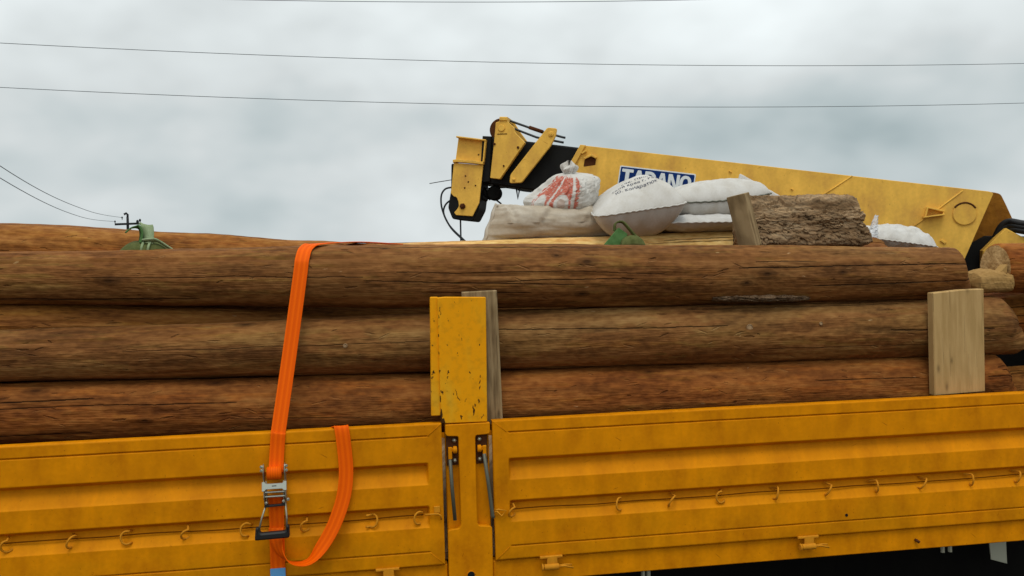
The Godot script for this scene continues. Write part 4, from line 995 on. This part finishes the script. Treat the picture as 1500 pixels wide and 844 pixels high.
	for l in lines:
		var arr := text_mesh(l[0], l[3] * 0.94)
		var v: PackedVector3Array = arr[Mesh.ARRAY_VERTEX]; var idx: PackedInt32Array = arr[Mesh.ARRAY_INDEX]
		var tm := Mesher.new(); var jit := noise(9, 9.0, 2)
		for i in idx:
			var p := v[i]
			var q := Vector2(l[1] + p.x * 0.92, l[2] - p.y * 0.80 + 0.004 * jit.get_noise_2d(p.x * 2.0, l[2] * 50.0))
			var w: Vector3 = on_top.call(q)
			tm.st.set_uv(q); tm.st.set_color(Color.WHITE); tm.st.set_normal(Vector3.UP); tm.st.add_vertex(w + Vector3(0, 0.0014, 0.0006))
		var ti := MeshInstance3D.new(); ti.name = numbered(o, "handwriting"); ti.mesh = tm.st.commit(); ti.material_override = M.ink; o.add_child(ti, true)
	# sack with a stitched seam, its tail raised at the right
	s = sack_mesh(0.235, 0.19, 0.108, 0.092, 161, 3.8, Color(0.97, 0.97, 0.97), W2, 0.8, 0.06, Vector2(0.25, 0.02), Vector2(2.8, 0.62), Vector2(2.8, 0.62))
	o = thing("sack", "white sack with a long stitched seam, between the handwritten sack and the block", "sack", Vector3(1.505, 2.330, -0.86), 0.0, "stuffed sacks on the load")
	o.basis = Basis(Vector3.UP, deg_to_rad(6)) * Basis(Vector3.BACK, deg_to_rad(4)) * Basis(Vector3.RIGHT, deg_to_rad(-2))
	obj("sack_body", s[0], M.sack, o); obj("seam", s[1], M.rod, o)
	m = Mesher.new(); var en := noise(166, 8.0, 3)
	m.grid(40, 30, func(a, b):      # the corner of the sack pulled up to a point
		var v: float = 1.0 - absf(1.0 - 2.0 * a); var fr: float = 1.0 if a < 0.5 else -1.0
		var p: Vector2 = Vector2(0.088, 0.126).lerp(Vector2(0.315, -0.01).lerp(Vector2(0.03, -0.045), v), b)
		var bulge: float = 0.042 * sqrt(maxf(0.0, b * 4.0 * v * (1.0 - v))) * (1.0 + 0.5 * en.get_noise_2d(p.x * 2.0, p.y * 2.0)) + 0.004 * b
		return [Vector3(p.x + 0.055, p.y, 0.05 + fr * bulge), p, W1])
	obj("gathered_corner", m, M.sack, o)
	# flattened sack below them
	s = sack_mesh(0.25, 0.17, 0.045, 0.045, 171, 3.0, Color(0.92, 0.93, 0.96), W2, 1.0, 0.05)
	o = thing("sack", "flattened grey-white sack squeezed under the stitched sack", "sack", Vector3(1.40, 2.238, -0.74), deg_to_rad(5), "stuffed sacks on the load")
	obj("sack_body", s[0], M.sack, o); obj("seam", s[1], M.sack, o)
	# low white sack at the right
	s = sack_mesh(0.165, 0.16, 0.088, 0.05, 181, 3.4, Color(0.98, 0.99, 1.0), W2, 1.7, 0.06)
	o = thing("sack", "low crumpled white sack below the boom, right of the weathered block", "sack", Vector3(2.345, 2.135, -0.78), deg_to_rad(-8), "stuffed sacks on the load")
	o.basis = Basis(Vector3.UP, deg_to_rad(-8)) * Basis(Vector3.BACK, deg_to_rad(-9))
	obj("sack_body", s[0], M.sack, o); obj("seam", s[1], M.sack, o)
	m = Mesher.new(); var wn := noise(191, 7.0, 3)
	m.grid(24, 20, func(a, b):
		var an: float = b * TAU; var r: float = lerpf(0.026, 0.008, a) * (1.0 + 0.5 * wn.get_noise_2d(an * 0.5, a * 2.0))
		return [Vector3(2.150 + 0.028 * a + cos(an) * r, 2.150 + 0.105 * a + 0.01 * wn.get_noise_2d(a * 4.0, an), -0.62 + sin(an) * r * 0.6), Vector2(a, b)], true, true)
	tag(obj("plastic_bag", m, M.film), "wisp of clear plastic bag sticking up beside the crumpled white sack", "plastic bag")

func build_straps():
	# orange ratchet strap over the front stack
	var t := thing("ratchet_strap", "orange ratchet strap pulled down over the logs to the left drop side", "strap", Vector3(-0.33, 1.38, 0.0))
	var off := -t.position
	var cross := PackedVector2Array(); var hw := 0.0235
	for k in 25:
		var u := k / 24.0; cross.append(Vector2(lerpf(-hw, hw, u), 0.0012 + 0.0006 * absf(sin(u * PI * 6.0))))
	for k in 25:
		var u := 1.0 - k / 24.0; cross.append(Vector2(lerpf(-hw, hw, u), -0.0012))
	var m := Mesher.new()
	var up := smooth_path([Vector3(0.10, 2.175, -0.62), Vector3(-0.06, 2.180, -0.42), Vector3(-0.185, 2.1690, -0.215), Vector3(-0.226, 2.157, -0.165), Vector3(-0.240, 2.118, -0.122), Vector3(-0.248, 2.060, -0.105), Vector3(-0.287, 1.797, -0.058), Vector3(-0.3235, 1.5575, -0.002), Vector3(-0.3245, 1.5475, 0.0045), Vector3(-0.329, 1.50, 0.0065), Vector3(-0.333, 1.445, 0.014), Vector3(-0.334, 1.425, 0.026)], 6).map(func(p): return p + off)
	var sides := []
	for p in up:
		var q: Vector3 = p - off
		sides.append(Vector3(1, 0, 0.0).lerp(Vector3(0.75, 0.0, 0.65), smoothstep(-0.15, -0.42, q.z)).normalized() + Vector3(0, -0.12 * smoothstep(2.1, 1.9, q.y), 0))
	m.sweep(up, cross, sides); obj("webbing", m, M.orange, t)
	m = Mesher.new()
	var down := smooth_path([Vector3(-0.337, 1.345, 0.026), Vector3(-0.337, 1.32, 0.012), Vector3(-0.338, 1.26, 0.006), Vector3(-0.339, 1.15, 0.0055), Vector3(-0.339, 1.075, 0.005), Vector3(-0.339, 1.04, 0.003), Vector3(-0.339, 0.93, -0.005)], 5).map(func(p): return p + off)
	m.sweep(down, cross, [Vector3.RIGHT]); obj("webbing", m, M.orange, t)
	m = Mesher.new()
	m.prism(round_poly(V2([-0.3630, 0.985, -0.3150, 0.985, -0.3150, 1.106, -0.3630, 1.106]), 0.002, 2), 0.0085, 0.0095, 0.0, Transform3D(Basis.IDENTITY, off)); obj("label_tag", m, M.blue, t)
	# loose tail hanging in a loop
	m = Mesher.new()
	var tp := [Vector3(-0.140, 1.545, -0.060), Vector3(-0.128, 1.5535, -0.020), Vector3(-0.121, 1.5505, 0.004), Vector3(-0.113, 1.47, 0.009), Vector3(-0.111, 1.40, 0.013), Vector3(-0.122, 1.325, 0.020), Vector3(-0.154, 1.24, 0.028), Vector3(-0.196, 1.172, 0.034), Vector3(-0.238, 1.129, 0.038), Vector3(-0.290, 1.129, 0.038), Vector3(-0.325, 1.160, 0.034), Vector3(-0.340, 1.205, 0.024), Vector3(-0.340, 1.24, 0.014)]
	var ts := [Vector3(1, 0, 0), Vector3(1, 0, 0), Vector3(1, 0, 0), Vector3(1, 0.02, 0), Vector3(1, 0, 0), Vector3(0.95, -0.25, 0.15), Vector3(0.86, -0.35, 0.35), Vector3(0.75, -0.3, 0.55), Vector3(0.25, -0.15, 1), Vector3(0.12, 0.1, 1), Vector3(0.55, 0.2, 0.8), Vector3(0.9, 0, 0.4), Vector3(1, 0, 0.1)]
	var tp2 := smooth_path(tp, 8); var ts2 := smooth_path(ts, 8)
	m.sweep(tp2.map(func(p): return p + off), cross, ts2); obj("loose_tail", m, M.orange, t)
	# ratchet: two side plates, spool, cross bar, lever
	var bx := -0.337
	m = Mesher.new()
	for s in [-1.0, 1.0]:
		m.prism(round_poly(V2([0.010, 1.330, 0.030, 1.322, 0.048, 1.345, 0.044, 1.39, 0.054, 1.43, 0.048, 1.452, 0.034, 1.456, 0.022, 1.44, 0.012, 1.40]), 0.005, 3), -0.0016, 0.0016, 0.0005, Transform3D(Basis(Vector3(0, 0, 1), Vector3(0, 1, 0), Vector3(-1, 0, 0)), Vector3(bx + s * 0.0335, 0, 0) + off))
		m.prism(round_poly(V2([0.014, 1.318, 0.030, 1.312, 0.040, 1.345, 0.040, 1.385, 0.030, 1.40, 0.016, 1.39]), 0.005, 3), -0.0016, 0.0016, 0.0005, Transform3D(Basis(Vector3(0, 0, 1), Vector3(0, 1, 0), Vector3(-1, 0, 0)), Vector3(bx + s * 0.0275, 0, 0) + off))
	var fr := obj("ratchet_frame", m, M.zinc, t)
	m = Mesher.new(); m.grid(2, 40, func(a, b):
		var an: float = b * TAU; return [Vector3(bx - 0.023 + 0.046 * a, 1.424 + 0.021 * sin(an), 0.036 + 0.017 * cos(an)) + off, Vector2(b * 0.1, a)], true, true); obj("webbing_roll", m, M.orange, t)
	m = Mesher.new()
	m.prism(round_poly(V2([-0.0385, 0.012, -0.030, 0.012, -0.026, 0.006, 0.026, 0.006, 0.030, 0.012, 0.0385, 0.012, 0.0385, -0.018, 0.030, -0.018, 0.026, -0.012, -0.026, -0.012, -0.030, -0.018, -0.0385, -0.018]), 0.002, 2), -0.0015, 0.003, 0.0008, Transform3D(Basis(Vector3.RIGHT, -0.25), Vector3(bx, 1.388, 0.052) + off)); obj("pawl_plate", m, M.steel, fr)
	m = Mesher.new(); m.box(Vector3(bx, 1.386, 0.0553) + off, Vector3(0.014, 0.004, 0.001), 0.0); obj("stamped_mark", m, M.chassis, fr)
	for y in [1.364, 1.350]:
		m = Mesher.new(); m.disc(Vector3(bx, y, 0.042) + off, Vector3.RIGHT, 0.0035, 0.062, 10, 0.0005); obj("cross_bar", m, M.steel, fr)
	for p in [[-0.0385, 1.448], [0.0385, 1.448], [-0.0385, 1.436], [0.0385, 1.434], [-0.027, 1.331], [0.027, 1.334], [0.041, 1.339]]:
		m = Mesher.new(); m.disc(Vector3(bx + p[0], p[1], 0.046) + off, Vector3(0.3 * signf(p[0]), 0, 1), 0.0048, 0.009, 10, 0.0008); obj("pin_head", m, M.steel, fr)
	m = Mesher.new(); m.prism(round_poly(V2([-0.033, -0.006, 0.033, -0.004, 0.031, 0.009, 0.024, 0.010, 0.021, 0.002, -0.021, 0.001, -0.025, 0.008, -0.033, 0.008]), 0.003, 2), -0.006, 0.006, 0.001, Transform3D(Basis.IDENTITY, Vector3(bx, 1.323, 0.044) + off)); obj("stop_bar", m, M.rubber, fr)
	var lev := Node3D.new(); lev.name = "lever"; t.add_child(lev)
	for q in [[-0.028, 1.325, -0.042, -0.051], [0.032, 1.330, 0.036, 0.036]]:
		m = Mesher.new(); m.tube([Vector3(bx + q[0], q[1], 0.040) + off, Vector3(bx + q[2], 1.285, 0.052) + off, Vector3(bx + q[3], 1.247, 0.060) + off], 0.0032, 8); obj("lever_rod", m, M.zinc, lev)
	m = Mesher.new(); m.prism(round_poly(V2([-0.064, 1.218, 0.044, 1.220, 0.044, 1.258, 0.036, 1.262, 0.032, 1.242, -0.046, 1.240, -0.050, 1.260, -0.060, 1.258]), 0.006, 3), 0.046, 0.072, 0.005, Transform3D(Basis.IDENTITY, Vector3(bx, 0, 0) + off)); obj("grip", m, M.rubber, lev)
	# green sling knotted on the logs at the left
	var g := thing("green_sling", "faded green webbing knotted over the logs beneath the distant pole", "sling", Vector3(-0.80, 2.165, -0.31), 0.0, "green slings on the logs")
	var wide := V2([-0.030, -0.0025, 0.030, -0.0025, 0.030, 0.0025, -0.030, 0.0025]); var thin := V2([-0.020, -0.002, 0.020, -0.002, 0.020, 0.002, -0.020, 0.002])
	m = Mesher.new(); m.grid(40, 30, func(a, b):     # hump of webbing straddling the gap
		var an: float = b * TAU; var x: float = lerpf(-0.088, 0.096, a)
		var hgt := 0.048 * pow(maxf(0.0, sin(PI * a)), 0.8) * (1.0 + 0.1 * sin(a * 9.0))
		return [Vector3(x, -0.012 + maxf(0.0, sin(an)) * hgt + 0.002 * sin(an * 4.0), cos(an) * (0.012 + 0.05 * sin(PI * a))), Vector2(a, b)], true, true)
	obj("webbing", m, M.olive, g)
	m = Mesher.new(); m.sweep(smooth_path([Vector3(-0.052, 0.060, 0.02), Vector3(-0.035, 0.076, 0.015), Vector3(-0.012, 0.078, 0.01), Vector3(0.0, 0.055, 0.02), Vector3(-0.004, 0.02, 0.03)], 6), thin, [Vector3(0.5, 0.1, 1)]); obj("loop", m, M.green, g)
	m = Mesher.new(); m.sweep(smooth_path([Vector3(0.0, 0.080, -0.01), Vector3(0.012, 0.084, 0.0), Vector3(0.020, 0.074, 0.012), Vector3(0.023, 0.045, 0.022), Vector3(0.020, 0.018, 0.030), Vector3(0.018, -0.006, 0.050)], 6), thin, [Vector3(1, -0.15, 0.2)]); obj("knot", m, M.pale_green, g)
	m = Mesher.new(); m.sweep(smooth_path([Vector3(0.01, 0.03, 0.04), Vector3(0.03, 0.032, 0.045), Vector3(0.055, 0.030, 0.03), Vector3(0.095, 0.002, 0.02), Vector3(0.115, -0.012, 0.02)], 6), V2([-0.008, -0.002, 0.008, -0.002, 0.008, 0.002, -0.008, 0.002]), [Vector3(0, 0.6, 1)]); obj("tail", m, M.pale_green, g)
	for x in [0.012, 0.034]:
		m = Mesher.new(); m.sweep([Vector3(x, 0.026, 0.042), Vector3(x - 0.003, 0.010, 0.056), Vector3(x - 0.006, -0.010, 0.062)], V2([-0.004, -0.0015, 0.004, -0.0015, 0.004, 0.0015, -0.004, 0.0015]), [Vector3.RIGHT]); obj("frayed_end", m, M.pale_green, g)
	# second sling beside the handwritten sack
	g = thing("green_sling", "bright green webbing with an olive loop, in front of the handwritten sack", "sling", Vector3(0.955, 2.15, -0.36), 0.0, "green slings on the logs")
	m = Mesher.new(); m.prism(round_poly(V2([-0.085, -0.012, -0.014, 0.064, 0.022, 0.036, -0.004, -0.012]), 0.006, 3), 0.0, 0.010, 0.003, Transform3D(Basis(Vector3.RIGHT, -0.2), Vector3.ZERO)); obj("webbing", m, M.green, g)
	m = Mesher.new(); m.sweep(smooth_path([Vector3(-0.026, 0.050, -0.02), Vector3(-0.022, 0.080, -0.015), Vector3(0.004, 0.084, -0.01), Vector3(0.026, 0.058, 0.0), Vector3(0.048, 0.030, 0.004), Vector3(0.062, 0.020, 0.006)], 6), V2([-0.009, -0.003, 0.009, -0.003, 0.009, 0.003, -0.009, 0.003]), [Vector3(0.1, 0.2, 1)]); obj("loop", m, M.olive, g)
	m = Mesher.new(); m.grid(20, 20, func(a, b):
		var an: float = b * TAU
		return [Vector3(0.034 + 0.046 * cos(PI * a), -0.012 + (0.010 + 0.034 * sin(PI * a)) * maxf(0.0, sin(an)), 0.012 + 0.026 * cos(an)), Vector2(a, b)], true, true); obj("bight", m, M.olive, g)

func build_distance():
	# ground in one sheet, grass verge further off
	var gm := Mesher.new(); var gn := noise(201, 0.03, 3)
	gm.grid(80, 80, func(a, b):
		var x: float = pow(absf(a - 0.5) * 2.0, 3.0) * signf(a - 0.5) * 900.0; var z: float = pow(absf(b - 0.5) * 2.0, 3.0) * signf(b - 0.5) * 900.0
		return [Vector3(x, 0.5 * gn.get_noise_2d(x, z) * smoothstep(8.0, 40.0, Vector2(x, z).length()), z), Vector2(x, z)])
	gm.box(Vector3(0, -1.2, 0), Vector3(1700, 0.3, 1700))
	var g := obj("ground", gm, M.ground); g.set_meta("kind", "structure")
	# overhead wires running past behind the truck
	var wires := [["topmost of the three overhead wires crossing the grey sky", [-2.796, 9.026, 3.761, 9.105, 8.411, 9.251]], ["middle one of the three overhead wires crossing the sky", [-8.695, 7.881, 5.359, 7.514, 18.583, 7.645]], ["lowest of the three overhead wires, just above the crane", [-8.731, 6.821, 5.330, 6.400, 18.561, 6.514]]]
	for w in wires:
		var q: Array = w[1]; var path := []
		for k in 121:
			var x := lerpf(-45.0, 60.0, k / 120.0)
			var y: float = q[1] * (x - q[2]) * (x - q[4]) / ((q[0] - q[2]) * (q[0] - q[4])) + q[3] * (x - q[0]) * (x - q[4]) / ((q[2] - q[0]) * (q[2] - q[4])) + q[5] * (x - q[0]) * (x - q[2]) / ((q[4] - q[0]) * (q[4] - q[2]))
			path.append(Vector3(x, y, -20.0))
		var m := Mesher.new(); m.tube(path, 0.0075, 6)
		tag(obj("overhead_wire", m, M.wire), w[0], "wire", "overhead wires")
	# distant pole at the left
	var t := thing("utility_pole", "dark wooden utility pole far off at the left, only its top showing", "utility pole", Vector3(-16.38, 0, -60.35))
	var m := Mesher.new(); m.tube([Vector3(0, -0.2, 0), Vector3(0, 3, 0), Vector3(0.02, 6.5, 0)], 0.13, 10, [1.2, 1.0, 0.62]); obj("pole", m, M.dark_wood, t)
	m = Mesher.new(); m.box(Vector3(0, 6.03, 0.12), Vector3(1.55, 0.14, 0.10), 0.01, Basis(Vector3.BACK, 0.02)); var arm := obj("crossarm", m, M.dark_wood, t)
	m = Mesher.new(); m.tube([Vector3(0.02, 6.4, 0), Vector3(0.03, 6.66, 0), Vector3(-0.06, 6.76, 0), Vector3(-0.2, 6.68, 0)], 0.075, 8); obj("top_hook", m, M.dark_wood, t)
	for q in [[-0.76, 6.2, 0.05], [0.68, 6.16, 0.09], [0.84, 6.26, 0.07], [-0.3, 6.46, 0.05], [0.22, 5.62, 0.05]]:
		m = Mesher.new(); m.ball(Vector3(q[0], q[1], 0.12), Vector3(q[2], q[2] * 1.5, q[2])); m.tube([Vector3(q[0], q[1] - 0.16, 0.12), Vector3(q[0], q[1], 0.12)], 0.02, 6); obj("insulator", m, M.dark_wood, arm)
	for w in [["upper of the two sagging wires leading to the far pole", [Vector3(-16.68, 6.46, -60.25), Vector3(-13.6, 5.60, -42.5), Vector3(-10.32, 5.44, -23.98), Vector3(-6.0, 6.6, 0.0)]], ["lower of the two sagging wires leading to the far pole", [Vector3(-17.14, 6.2, -60.25), Vector3(-13.9, 5.30, -42.5), Vector3(-10.33, 5.10, -23.98), Vector3(-6.0, 6.1, 0.0)]]]:
		m = Mesher.new(); m.tube(smooth_path(w[1], 14), 0.012, 6)
		tag(obj("pole_wire", m, M.wire), w[0], "wire", "wires to the far pole")

func _ready():
	# camera
	var cam := Camera3D.new(); cam.name = "camera"
	cam.fov = 35.968; cam.far = 3000.0; cam.near = 0.05
	cam.position = Vector3(0, 2.05, 2.975); cam.rotation_degrees = Vector3(-1.0, -8.8, -1.55)
	add_child(cam); cam.current = true
	# sky, soft light of an overcast day, exposure
	var env := Environment.new(); env.background_mode = Environment.BG_SKY; env.sky = make_sky()
	env.tonemap_mode = Environment.TONE_MAPPER_LINEAR; env.tonemap_exposure = 1.0
	env.sdfgi_enabled = true; env.ssao_enabled = true; env.ssil_enabled = true
	var we := WorldEnvironment.new(); we.name = "world_environment"; we.environment = env; add_child(we)
	var sun := DirectionalLight3D.new(); sun.name = "sun"; sun.light_energy = 0.35; sun.light_color = Color(1.0, 0.97, 0.92); sun.light_angular_distance = 25.0; sun.shadow_enabled = true
	sun.rotation_degrees = Vector3(-64, -12, 0); add_child(sun)
	make_materials()
	build_distance()
	build_truck()
	build_crane()
	build_logs()
	build_timber()
	build_sacks()
	build_straps()
